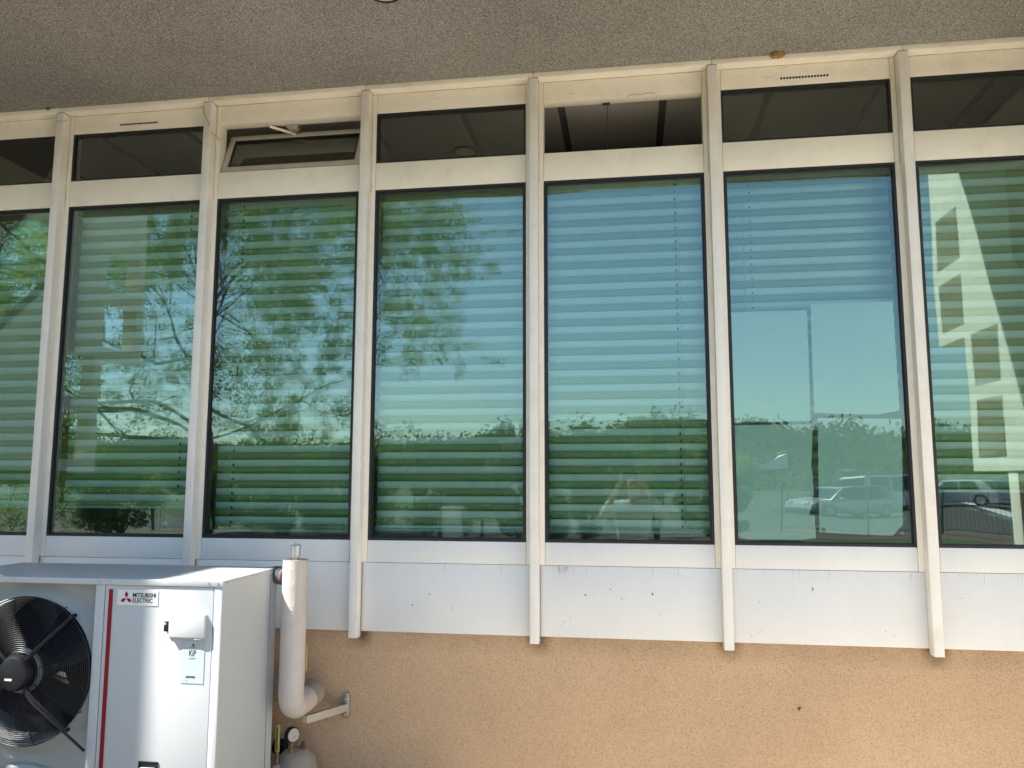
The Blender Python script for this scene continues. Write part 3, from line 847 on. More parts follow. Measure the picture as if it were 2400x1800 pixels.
# fan bay
FX, FZ, FR = -2.585, H - 0.831, 0.309
bm = bmesh.new()      # shroud plate with a flared mouth
seg = 48
yb = YF + 0.055
def circ(r, y): return [bm.verts.new((FX + r * math.cos(2 * math.pi * k / seg), y, FZ + r * math.sin(2 * math.pi * k / seg))) for k in range(seg)]
prof = [(FR + 0.055, yb), (FR + 0.03, yb - 0.008), (FR + 0.012, yb - 0.03), (FR - 0.004, yb - 0.034), (FR - 0.012, yb - 0.02), (FR - 0.016, yb + 0.02), (FR - 0.016, yb + 0.12)]
rings = [circ(r, y) for r, y in prof]
for a, b in zip(rings, rings[1:]):
    for k in range(seg): bm.faces.new((a[k], a[(k + 1) % seg], b[(k + 1) % seg], b[k]))
from_bm('bell_mouth', bm, M['acbay'], ac, smooth=True)
bm = bmesh.new()
xq0, xq1, zq0, zq1 = XL_ + 0.0205, -2.2275, ZBOT + 0.031, ZT - 0.004
for (cx_, cz_) in ((FX, FZ),):
    inner = circ(FR + 0.05, yb + 0.0005)
    outer = []
    for k in range(seg):
        a = 2 * math.pi * k / seg
        dx_, dz_ = math.cos(a), math.sin(a)
        t = 1e9
        if dx_ > 1e-6: t = min(t, (xq1 - cx_) / dx_)
        if dx_ < -1e-6: t = min(t, (xq0 - cx_) / dx_)
        if dz_ > 1e-6: t = min(t, (zq1 - cz_) / dz_)
        if dz_ < -1e-6: t = min(t, (H - 1.22 - cz_) / dz_)
        t = max(t, FR + 0.0501)
        outer.append(bm.verts.new((cx_ + dx_ * t, yb + 0.0005, cz_ + dz_ * t)))
    for k in range(seg): bm.faces.new((inner[k], outer[k], outer[(k + 1) % seg], inner[(k + 1) % seg]))
from_bm('shroud_plate', bm, M['acbay'], ac)
box('lower_plate', xq0, xq1, yb + 0.001, yb + 0.004, ZBOT + 0.032, H - 1.21, M['acbay'], ac)
bm = bmesh.new()       # raised ring of the lower plate
add_tube(bm, [(FX + 0.28 * math.cos(a), yb - 0.004, H - 1.50 + 0.26 * math.sin(a)) for a in np.linspace(0.05, math.pi - 0.05, 24)], 0.014, 8)
from_bm('plate_ring', bm, M['acbay'], ac, smooth=True)
box('fan_bay_back', xq0, xq1, YR - 0.10, YR - 0.08, ZBOT + 0.032, ZT - 0.004, M['black'], ac)
# cage
bm = bmesh.new()
yg = YF - 0.004
nr = 27
for i in range(nr):
    r = 0.085 + (FR + 0.001 - 0.085) * i / (nr - 1)
    dome = 0.030 * (1 - ((r - 0.085) / (FR - 0.085)) ** 2)
    n_ = 48
    pts = [(FX + r * math.cos(2 * math.pi * k / n_), yg - dome, FZ + r * math.sin(2 * math.pi * k / n_)) for k in range(n_ + 1)]
    add_tube(bm, pts, 0.0017 if i < nr - 1 else 0.0032, 4, caps=False)
tag(from_bm('cage_rings', bm, M['wire'], ac, smooth=True), kind='stuff')
for k in range(8):
    a = math.radians(13 + 45 * k)
    pts = [(FX + r * math.cos(a), yg + 0.003 - 0.030 * (1 - ((r - 0.085) / (FR - 0.085)) ** 2), FZ + r * math.sin(a)) for r in np.linspace(0.085, FR, 6)] + [(FX + (FR + .004) * math.cos(a), yg + 0.03, FZ + (FR + .004) * math.sin(a))]
    tube('cage_spoke', pts, 0.0022, M['wire'], ac, 5)
for a in (47, 133, 227, 313):
    a = math.radians(a)
    pts = [(FX + r * math.cos(a), y, FZ + r * math.sin(a)) for r, y in ((0.075, yg - 0.045), (0.12, yg - 0.052), (0.27, yg - 0.018), (FR + 0.012, yg - 0.006))]
    st = tube('cage_strut', pts, [0.010, 0.010, 0.008, 0.007], M['black'], ac, 8)
    e = pts[-1]
    tube('strut_bolt', [(e[0], e[1] - 0.010, e[2]), (e[0], e[1] + 0.02, e[2])], 0.009, M['wire'], st, 8)
mot = tube('fan_motor', [(FX, yg + 0.06, FZ), (FX, yg - 0.05, FZ), (FX, yg - 0.066, FZ), (FX, yg - 0.068, FZ)], [0.074, 0.074, 0.066, 0.060], M['black'], ac, 32)
box('motor_label', FX - 0.030, FX + 0.004, yg - 0.0690, yg - 0.0682, FZ - 0.026, FZ - 0.017, M['sticker'], mot)
tube('motor_flange', [(FX, yg + 0.001, FZ), (FX, yg - 0.006, FZ)], [0.094, 0.094], M['acbay'], mot, 32)
tube('motor_cable', [(FX + .045, yg - 0.046, FZ - .07), (FX + .10, yg - 0.058, FZ - .115), (FX + .20, yg - 0.035, FZ - 0.205), (-2.268, yg - 0.01, FZ - 0.31)], 0.0055, M['black'], mot, 8)
# blades
for k in range(6):
    a0 = math.radians(20 + 60 * k)
    bm = bmesh.new(); rows = []
    for i in range(7):
        r = 0.072 + (FR - 0.026 - 0.072) * i / 6
        row = []
        for j in range(6):
            u = j / 5 - 0.5
            wdt = math.radians(46 - 6 * i / 6)
            a = a0 + u * wdt + 0.25 * (i / 6) ** 1.5
            row.append(bm.verts.new((FX + r * math.cos(a), YF + 0.105 + u * (0.11 - 0.045 * i / 6), FZ + r * math.sin(a))))
        rows.append(row)
    for p_, q_ in zip(rows, rows[1:]):
        for j in range(5): bm.faces.new((p_[j], p_[j + 1], q_[j + 1], q_[j]))
    from_bm('fan_blade', bm, M['black'], ac, smooth=True)
bm = bmesh.new()
for k in range(22):
    y_, z_ = rnd.uniform(YF + .02, YR - .07), rnd.uniform(H - 1.25, ZT - .05)
    r = abs(rnd.gauss(0, .0012)) + .0007
    add_poly(bm, [(XR_ + 0.0006, y_ + r * rnd.uniform(.4, .8) * math.cos(a), z_ + r * rnd.uniform(.6, 1.6) * math.sin(a)) for a in (0, 1.2, 2.4, 3.7, 5)], (-0.0005, 0, 0))
tag(from_bm('rust_specks', bm, M['rust'], ac), kind='stuff')
for fx in (XL_ + 0.08, XR_ - 0.16):
    box('foot', fx, fx + 0.10, YF + 0.02, YR - 0.02, 0.006, ZBOT - 0.001, M['galv'], ac, 0.004)

# ------------------------------------------------------------------ pipework
PX, PY, PR = -1.574, -0.400, 0.058
pp = thing('insulated_pipe', 'white lagged pipe rising beside the heat pump with an air vent on top', 'pipe', (PX, -0.2, 0.3))
def bend(c, a, b, r, n=8):
    """quarter bend from direction a to direction b round corner c"""
    c, a, b = Vector(c), Vector(a), Vector(b)
    return [c - a * r + a * r * math.sin(t) + b * r * (1 - math.cos(t)) for t in np.linspace(0, math.pi / 2, n)]
zlow = H - 1.076
pts = [(PX, PY, H - 0.397)] + [Vector((PX, PY, H - 0.41 - 0.1 * k)) for k in range(6)] + bend((PX, PY, zlow), (0, 0, -1), (0, 1, 0), 0.07, 10)
pts += [(PX, PY + 0.16, zlow)]
vp = tube('pipe_run', pts, PR, M['lag'], pp, 28)
ym = -0.092
lp = tube('pipe_elbow', [(PX, PY + 0.161, zlow + 0.004)] + bend((PX, ym, zlow + 0.004), (0, 1, 0), (-1, 0, 0), 0.065, 12) + [(PX - 0.42, ym, zlow + 0.004)], PR + 0.001, M['lagd'], pp, 28)
tube('elbow_collar', [(PX, PY + 0.157, zlow), (PX, PY + 0.172, zlow + 0.002)], PR + 0.0022, M['lag'], pp, 28)
tube('top_disc', [(PX, PY, H - 0.3975), (PX, PY, H - 0.3935)], PR - 0.001, M['lagd'], pp, 28)
for z_ in (-0.62, -0.87, -0.985):
    tube('tape_seam', [(PX, PY, H + z_), (PX + .0003, PY, H + z_ - 0.0035)], PR + 0.0009, M['lag'], pp, 28)
av = tube('air_vent', [(PX, PY, H - 0.3940), (PX, PY, H - 0.3830), (PX, PY, H - 0.3825), (PX, PY, H - 0.3780), (PX, PY, H - 0.3775), (PX, PY, H - 0.3360), (PX, PY, H - 0.3355), (PX, PY, H - 0.3270), (PX, PY, H - 0.3250)],
          [0.011, 0.011, 0.017, 0.019, 0.0215, 0.0215, 0.0245, 0.0245, 0.022], M['steel'], pp, 24)
tube('vent_valve', [(PX, PY, H - 0.3255), (PX, PY, H - 0.3150), (PX, PY, H - 0.3140), (PX, PY, H - 0.3030)], [0.0065, 0.0065, 0.0045, 0.004], M['steel'], av, 12)
cp = tube('rubber_coupling', [(PX - 0.15, PY + 0.075, H - 0.474), (PX - 0.105, PY + 0.045, H - 0.473), (PX - 0.10, PY + 0.042, H - 0.473), (PX - 0.045, PY + 0.01, H - 0.472)], [0.036, 0.036, 0.040, 0.040], M['rubber'], pp, 20)
for q, yq, rr in ((-0.118, .053, 0.041), (-0.092, .037, 0.043), (-0.070, .024, 0.043)):
    tube('clamp_ring', [(PX + q - 0.005, PY + yq + .003, H - 0.473), (PX + q + 0.005, PY + yq - .003, H - 0.473)], rr, M['rubber'] if q > -0.1 else M['black'], cp, 20)
tube('rust_collar', [(PX - 0.056, PY + 0.012, H - 0.472), (PX - 0.042, PY + 0.002, H - 0.472)], 0.035, M['rust'], cp, 16)
th = tube('thermometer', [(PX - 0.022, -0.200, zlow + 0.05), (PX - 0.022, -0.200, H - 0.953)], 0.008, M['brass'], pp, 10)
box('scale', PX - 0.034, PX - 0.011, -0.207, -0.197, H - 0.951, H - 0.829, M['yellow'], th, 0.001)
box('scale_tube', PX - 0.025, PX - 0.020, -0.2085, -0.2075, H - 0.943, H - 0.840, M['ink'], th)
# bracket
br = thing('wall_bracket', 'galvanised channel bracket bolted to the orange wall under the pipe elbow', 'bracket', (-1.50, 0.0, H - 1.2))
pl = box('base_plate', -1.462, -1.434, -0.006, 0.0135, H - 1.222, H - 1.104, M['steel'], br, 0.002)
for z in (H - 1.128, H - 1.206):
    tube('bolt', [(-1.4495, -0.005, z), (-1.4495, -0.016, z), (-1.4495, -0.0165, z), (-1.4495, -0.022, z)], [0.0095, 0.0095, 0.005, 0.005], M['steel'], pl, 6)
bm = bmesh.new()
for (q0, q1, q2, q3) in (((-1.462), (-1.440), H - 1.190, H - 1.154),):
    a = [(-1.459, -0.0065, H - 1.190), (-1.459, -0.0065, H - 1.154), (-1.437, -0.0065, H - 1.154), (-1.437, -0.0065, H - 1.190)]
    add_poly(bm, a, (-0.125, -0.225, 0.0))
from_bm('channel_arm', bm, M['galv'], br)
# lower manifold with gauges
mn = thing('lagged_manifold', 'dusty lagged pipe end with gauge and thermometer below the white pipe', 'pipe', (-1.66, -0.15, 0.0))
MX, MY, MZ, MR = -1.645, -0.150, H - 1.455, 0.105
bm = bmesh.new(); rings = []
for r, dz in ((MR, -0.60), (MR, -0.02), (MR, 0.02), (MR * .97, 0.05), (MR * .86, 0.08), (MR * .66, 0.105), (MR * .36, 0.12), (MR * .05, 0.125)):
    rings.append([bm.verts.new((MX + r * math.cos(2 * math.pi * k / 28), MY + r * math.sin(2 * math.pi * k / 28) * 0.9, MZ + dz)) for k in range(28)])
for a, b in zip(rings, rings[1:]):
    for k in range(28): bm.faces.new((a[k], a[(k + 1) % 28], b[(k + 1) % 28], b[k]))
bm.faces.new(rings[-1])
from_bm('manifold_body', bm, M['lagd'], mn, smooth=True)
def pocket(x, y, z):
    o = box('foam_pad', x - 0.018, x + 0.018, y - 0.018, y + 0.018, z - 0.014, z + 0.003, M['lagd'], mn, 0.002)
    return box('pad_edge', x - 0.015, x + 0.017, y - 0.020, y - 0.0185, z - 0.013, z - 0.004, M['lag'], o, 0.0003)
pocket(-1.712, -0.225, H - 1.388)
t2 = tube('thermometer', [(-1.712, -0.225, H - 1.386), (-1.712, -0.225, H - 1.352), (-1.712, -0.225, H - 1.350), (-1.712, -0.225, H - 1.330)], [0.009, 0.009, 0.006, 0.006], M['brass'], mn, 10)
box('scale', -1.722, -1.702, -0.232, -0.222, H - 1.330, H - 1.203, M['yellow'], t2, 0.001)
box('scale_tube', -1.7145, -1.7095, -0.2335, -0.2325, H - 1.322, H - 1.215, M['ink'], t2)
pocket(-1.655, -0.190, H - 1.352)
gs = tube('gauge_stem', [(-1.655, -0.190, H - 1.350), (-1.655, -0.190, H - 1.318), (-1.655, -0.190, H - 1.317), (-1.655, -0.190, H - 1.292)], [0.010, 0.010, 0.0065, 0.0065], M['brass'], mn, 8)
gdir = Vector((0.80, -0.55, 0.05)).normalized()
gc = Vector((-1.655, -0.190, H - 1.258))
gg = tube('pressure_gauge', [gc - gdir * 0.012, gc + gdir * 0.014, gc + gdir * 0.016], [0.036, 0.036, 0.034], M['black'], mn, 24)
tube('gauge_face', [gc + gdir * 0.0155, gc + gdir * 0.0166], [0.031, 0.031], M['dial'], gg, 24)
tube('gauge_needle', [gc + gdir * 0.017, gc + gdir * 0.017 + Vector((0.004, 0.006, -0.018))], 0.0010, M['ink'], gg, 5)
pocket(-1.612, -0.150, H - 1.338)
tube('capped_stub', [(-1.612, -0.150, H - 1.336), (-1.612, -0.150, H - 1.318), (-1.612, -0.150, H - 1.3175), (-1.612, -0.150, H - 1.303)], [0.012, 0.012, 0.0095, 0.0095], M['rust'], mn, 8)
tube('side_valve', [(-1.74, -0.06, H - 1.36), (-1.76, -0.06, H - 1.36), (-1.80, -0.06, H - 1.36)], [0.03, 0.036, 0.036], M['black'], mn, 14)
tube('feed_pipe', [(-1.70, -0.05, H - 0.80), (-1.70, -0.05, H - 1.02)], 0.018, M['rubber'], mn, 12)

# ------------------------------------------------------------------ small things on the front
bm = bmesh.new()
bmesh.ops.create_icosphere(bm, subdivisions=4, radius=1.0)
for v in bm.verts:
    n_ = v.co.normalized()
    w_ = 1 + 0.16 * math.sin(9 * n_.x + 4 * n_.z) * math.cos(7 * n_.y) + 0.10 * math.sin(23 * n_.x) * math.sin(19 * n_.z + 3) + rnd.uniform(-.05, .05)
    v.co = Vector((n_.x * 0.033 * w_, n_.y * 0.022 * w_, n_.z * 0.017 * w_))
from_n = from_bm('wasp_nest', bm, M['nest'], None, smooth=True, loc=(0.783, -0.070, ZSO - 0.010))
tag(from_n, 'small straw coloured mud nest stuck where soffit meets the top rail', 'nest')
for k in range(26):
    a = rnd.uniform(0, 6.28); r = rnd.uniform(.010, .036)
    p0 = Vector((0.783 + r * math.cos(a), -0.072 - rnd.uniform(0, .016), ZSO - 0.010 + r * .5 * math.sin(a)))
    q = rnd.uniform(-.5, .5)
    bm = bmesh.new(); add_tube(bm, [p0, p0 + Vector((0.016 * math.cos(q), rnd.uniform(-.004, .004), 0.010 * math.sin(q)))], 0.0009, 4)
    o = from_bm('straw', bm, M['yellow'] if k % 3 else M['nest'])
    o.parent = from_n; o.matrix_parent_inverse = Matrix.Translation((-0.783, 0.070, -(ZSO - 0.010)))
bm = bmesh.new(); pts = []
for k in range(26):
    a = k * 0.62; r = 0.0015 + 0.00040 * k
    pts.append((-3.343 + r * math.cos(a), -0.072 - 0.003 * math.sin(k), ZSO - 0.004 + r * .8 * math.sin(a)))
add_tube(bm, pts, [0.0008 + 0.00022 * k for k in range(26)], 8)
tag(from_bm('snail_shell', bm, M['snail'], smooth=True), 'small brown snail shell clinging under the soffit edge at the left', 'shell')
mo = thing('moth', 'tiny dark moth resting on the orange roughcast wall', 'moth', (0.779, 0.012, H - 1.089))
tube('body', [(0.773, 0.008, H - 1.096), (0.780, 0.007, H - 1.088), (0.785, 0.008, H - 1.081)], [0.0012, 0.0025, 0.0014], M['snail'], mo, 8)
for s_ in (-1, 1):
    prism('wing', [(0.783, 0.0085, H - 1.083), (0.779 + s_ * .003, 0.0075, H - 1.084 - s_ * .003), (0.772 + s_ * .0045, 0.008, H - 1.092 - s_ * .0045), (0.774, 0.009, H - 1.094)], (0, 0.001, 0), M['snail'], mo)
# round lamp under the soffit, its rim cut by the top of the picture
lm = thing('soffit_lamp', 'round dark rimmed lamp set in the soffit, cut off by the top of the photo', 'lamp', (-1.045, -0.86, ZSO))
bm = bmesh.new()
add_tube(bm, [(-1.045 + 0.074 * math.cos(a), -0.860 + 0.074 * math.sin(a), ZSO - 0.004) for a in np.linspace(0, 2 * math.pi, 41)], 0.007, 8, caps=False)
from_bm('rim', bm, M['black'], lm, smooth=True)
prism('cover', disc_pts((-1.045, -0.860, ZSO - 0.006), 0.070, 36, 'z'), (0, 0, 0.004), M['dial'], lm)
# cobwebs
def web(pts, r, label):
    bm = bmesh.new()
    for p in pts: add_tube(bm, p, r, 5)
    tag(from_bm('cobweb_strand', bm, M['brass'], smooth=True), label, 'cobweb', 'cobweb strands under the soffit')
x2 = fin_x[1]
web([[(x2 - .026, -.066, ZFT - .030), (x2 - .022, -.066, ZFT - .075), (x2 + .012, -.064, ZFT - .135), (x2 + .026, -.050, ZFT - .19)],
     [(x2 + .026, -.050, ZFT - .19), (x2 + .055, -.006, ZFT - .215)]], 0.0014, 'dusty cobweb strand hanging across the second fin from the left')
web([[(fin_x[0] - .02, -.064, ZFT - .05), (fin_x[0] - .005, -.066, ZFT - .066), (fin_x[0] + .014, -.066, ZFT - .06), (fin_x[0] + .03, -.045, ZFT - .045)]], 0.0012, 'dusty cobweb strand across the head of the leftmost fin')
web([[(0.02, -0.003, ZTT - .004), (0.05, -0.005, ZTT + .006), (0.09, -0.004, ZTT + .001), (0.13, -0.006, ZTT + .008), (0.17, -0.003, ZTT + .004)]], 0.0014, 'cobweb strand along the head of the open transom')

# ------------------------------------------------------------------ what the windows mirror: trees and hedge
def tree(name, label, base, height, spread, seed, leaf_m, nl=36000, lsize=0.07, trunk_r=0.13, fork=0.22, low=False, droop=0.25, group='trees behind the photographer'):
    rg = np.random.default_rng(seed)
    t = thing(name, label, 'tree', base, group=group)
    bm = bmesh.new()
    tips = []
    B = Vector(base)
    def branch(p, d, L, r, lev):
        n = 5 if lev < 2 else (4 if lev < 4 else 3)
        pts, rs = [p], [r]
        dd = d.copy()
        for i in range(n):
            wob = Vector(rg.normal(0, 0.13 + 0.04 * lev, 3))
            dd = (dd + wob + Vector((0, 0, (0.03 if lev < 2 else -0.05 * droop * lev)))).normalized()
            pts.append(pts[-1] + dd * (L / n)); rs.append(r * (1 - 0.75 * (i + 1) / n))
        add_tube(bm, pts, rs, 7 if lev == 0 else (5 if lev < 3 else 3), caps=False)
        if lev >= 4:
            for a, b in zip(pts[1:], pts[2:]):
                tips.append((a, b))
            return
        kids = (20, 10, 7, 4)[lev]
        for k in range(kids):
            f = rg.uniform(fork if lev == 0 else 0.15, 1.0)
            i = min(int(f * n), n - 1)
            q = pts[i].lerp(pts[i + 1], f * n - i)
            ax = (pts[i + 1] - pts[i]).normalized()
            az = rg.uniform(0, 2 * math.pi)
            o = ax.orthogonal().normalized()
            o = Matrix.Rotation(az, 3, ax) @ o
            an = (rg.uniform(1.05, 1.5) if f < 0.55 else rg.uniform(.5, 1.1)) if lev == 0 else rg.uniform(0.45, 0.95)
            nd = (ax * math.cos(an) + o * math.sin(an)).normalized()
            if lev == 0: Lk = spread * rg.uniform(0.65, 1.1) * (1.15 - 0.5 * f)
            else: Lk = L * rg.uniform(0.38, 0.62)
            branch(q, nd, Lk, max(0.004, rs[i] * rg.uniform(0.4, 0.6)), lev + 1)
    branch(B, Vector((rg.normal(0, .05), rg.normal(0, .05), 1)).normalized(), height * 0.85, trunk_r, 0)
    for v in bm.verts: pass
    from_bm('trunk', bm, M['bark'], t, smooth=True)
    A = np.array([a[:] for a, b in tips]); Bq = np.array([b[:] for a, b in tips])
    idx = rg.integers(0, len(A), nl)
    f = rg.random((nl, 1))
    P = A[idx] * (1 - f) + Bq[idx] * f + rg.normal(0, 0.08, (nl, 3))
    return t, leaves('crown', P, lsize, rg, leaf_m, t)

def leaves(name, P, size, rg, m, parent):
    n = len(P)
    u = rg.normal(size=(n, 3)); u /= np.linalg.norm(u, axis=1, keepdims=True)
    w = rg.normal(size=(n, 3)); w -= (w * u).sum(1, keepdims=True) * u; w /= np.linalg.norm(w, axis=1, keepdims=True)
    s = size * rg.uniform(0.6, 1.4, (n, 1))
    V = np.stack([P - u * s * .5, P + w * s * .28, P + u * s * .5, P - w * s * .28], 1).reshape(-1, 3)
    if parent is not None and parent.get('_w') is not None: pass
    return quads_np(name, V, n, m, parent)

tree('spreading_tree', 'large spreading tree with fresh leaves, mirrored in the windows left of centre', (-10.3, -14.0, 0), 11.6, 9.8, 5, M['leaf'], 560000, 0.056, 0.13, 0.17)
tree('slender_tree', 'slender light green tree mirrored at the far left window edge', (-14.0, -11.0, 0), 8.5, 3.6, 9, M['leaf'], 26000, 0.085, 0.10)

def bush(name, label, base, rx, ry, h, n, seed, m, lsize, group):
    rg = np.random.default_rng(seed)
    t = thing(name, label, 'shrub', base, group=group)
    bm = bmesh.new()
    for k in range(6):
        a = rg.uniform(0, 6.28); q = Vector(base) + Vector((rx * .5 * math.cos(a), ry * .5 * math.sin(a), h * rg.uniform(.6, .95)))
        add_tube(bm, [Vector(base), Vector(base).lerp(q, .5) + Vector(rg.normal(0, .06, 3)), q], [0.03, 0.018, 0.005], 5, caps=False)
    from_bm('stems', bm, M['bark'], t)
    k = 26
    cs = np.stack([rg.uniform(-1, 1, k) * rx * .8, rg.uniform(-1, 1, k) * ry * .8, rg.uniform(.12, .86, k) * h], 1)
    rr = rg.uniform(.18, .36, k) * min(rx, h)
    pk = rg.integers(0, k, n)
    d = rg.normal(size=(n, 3)); d /= np.linalg.norm(d, axis=1, keepdims=True)
    P = cs[pk] + d * rr[pk][:, None] * rg.uniform(.55, 1.05, (n, 1)) + np.array(base)
    sh = rg.random(n) < 0.10            # long shoots
    P[sh, 2] += rg.uniform(0, .45, sh.sum()) * (P[sh, 2] > base[2] + h * .7)
    P[:, 2] = np.maximum(P[:, 2], 0.02)
    leaves('foliage', P, lsize, rg, m, t)
HB = [(-12.6, 1.5, 2.5), (-10.5, 1.3, 2.4), (-8.2, 1.4, 2.7), (-6.2, 1.3, 2.5), (-4.4, 1.2, 2.6), (-2.7, 1.1, 3.45), (-1.0, 1.2, 3.25), (0.6, 1.1, 3.3), (1.9, 0.8, 2.8)]
place = ['at the far left end of the hedge row', 'second from the left in the hedge row', 'behind the spreading tree trunk', 'right of the spreading tree trunk', 'left of the pale cabinet in the hedge row', 'behind the pale cabinet in the hedge row', 'tallest of the hedge row', 'second from the right in the hedge row', 'at the right end of the hedge row']
for i, (x, rx, h) in enumerate(HB):
    bush('hedge_shrub', 'dense green shrub ' + place[i], (x * 1.05, -15.2 - 0.4 * (i % 2), 0), rx, 0.9, h, 12000, 40 + i, M['leafd'] if i % 2 else M['leaf'], 0.085, 'hedge row behind the photographer')

# far wooded hill: a lumpy ridge of crowns
nx, ny = 180, 40
xs = np.linspace(-210, 260, nx); ys = np.linspace(-138, -300, ny)
X, Y = np.meshgrid(xs, ys)
ridge = np.clip((-Y - 138) / 60, 0, 1)
Zh = ridge ** 0.8 * (15 + 4 * np.sin(X / 37 + 1) + 2.5 * np.sin(X / 13.0)) + 5.0 * np.clip((X - 10) / 60, 0, 1) * ridge
cx_ = nrng.uniform(-210, 260, 900); cyy = nrng.uniform(-300, -138, 900); cr_ = nrng.uniform(4, 9, 900)
bumps = np.zeros_like(X)
for a, b, r in zip(cx_, cyy, cr_):
    d2 = ((X - a) ** 2 + (Y - b) ** 2) / r ** 2
    bumps = np.maximum(bumps, np.where(d2 < 1, np.sqrt(np.clip(1 - d2, 0, 1)) * r * .75, 0))
Zh = 0.52 * (Zh + bumps) + nrng.normal(0, .35, X.shape)
Zh[0] = 0.0
V = np.stack([X, Y, Zh], -1).reshape(-1, 3)
F = [(j * nx + i, j * nx + i + 1, (j + 1) * nx + i + 1, (j + 1) * nx + i) for j in range(ny - 1) for i in range(nx - 1)]
hill = tag(from_np('hill', V - np.array([0, 0, 1.5]), F, M['wood'], smooth=True), kind='structure')
k = 140000
fi = nrng.integers(0, (ny - 14) * nx, k)
P = V[fi] + nrng.normal(0, 1.0, (k, 3)) + np.array([0, 0, .4])
tag(leaves('hillside_wood', P, 1.0, nrng, M['wood'], None), 'wooded hillside seen far off in the window reflections', 'wood', kind='stuff')

# pale cabinet at the foot of the hedge
cbn = thing('utility_cabinet', 'pale utility cabinet in front of the hedge, mirrored low in a middle window', 'cabinet', (-3.12, -10.1, 0))
box('cabinet_body', -3.30, -2.95, -10.25, -9.95, 0.011, 1.05, M['wing'], cbn, 0.01)
box('cabinet_roof', -3.34, -2.91, -10.29, -9.91, 1.052, 1.10, M['wing'], cbn, 0.01)
box('cabinet_door', -3.27, -2.98, -9.948, -9.935, 0.10, 1.0, M['sail'], cbn, 0.004)

# fence
fc = thing('mesh_fence', 'dark green bar fence running along the road behind the photographer', 'fence', (2.0, -17.6, 0))
for i in range(23):
    x = -20 + i * 2.0
    box('post', x - .025, x + .025, -17.63, -17.57, 0.0, 1.50, M['fence'], fc)
bm = bmesh.new()
for i in range(22):
    xa = -20 + i * 2.0 + .027
    for z in (0.12, 0.75, 1.40): add_box(bm, xa, xa + 1.946, -17.606, -17.594, z - .008, z + .008)
    for k in range(19): add_box(bm, xa + .07 + k * .1 - .003, xa + .07 + k * .1 + .003, -17.593, -17.587, 0.08, 1.45)
tag(from_bm('wire_panel', bm, M['fence'], fc), kind='stuff')

# shade sail
ss = thing('shade_sail', 'white shade canopy with a red end, mirrored in the paper covered window', 'canopy', (5.4, -31.0, 0))
n_ = 14
V, F = [], []
for i in range(n_ + 1):
    u = i / n_
    for j in range(6):
        v_ = j / 5
        V.append((4.3 + 2.3 * u, -30.2 - 2.6 * v_, 2.75 - 0.35 * math.sin(math.pi * u) - .30 * v_ * (1 - u) + 0.0))
for i in range(n_):
    for j in range(5): F.append((i * 6 + j, i * 6 + j + 1, (i + 1) * 6 + j + 1, (i + 1) * 6 + j))
from_np('canvas', V, F, M['sail'], ss, True)
prism('valance', [(4.3, -30.19, 2.75), (5.45, -30.19, 2.40), (6.6, -30.19, 2.75), (6.6, -30.19, 2.22), (4.3, -30.19, 2.25)], (0, 0.01, 0), M['sail'], ss)
prism('red_end', [(6.61, -30.2, 2.74), (6.85, -30.5, 2.35), (6.85, -30.5, 2.2), (6.61, -30.2, 2.22)], (0, 0.012, 0), M['red'], ss)
for x, y in ((4.3, -30.25), (6.6, -30.25), (4.3, -32.7), (6.6, -32.7)):
    tube('mast', [(x, y, 0), (x, y, 2.74 if y > -31 else 2.42)], 0.035, M['galv'], ss, 8)

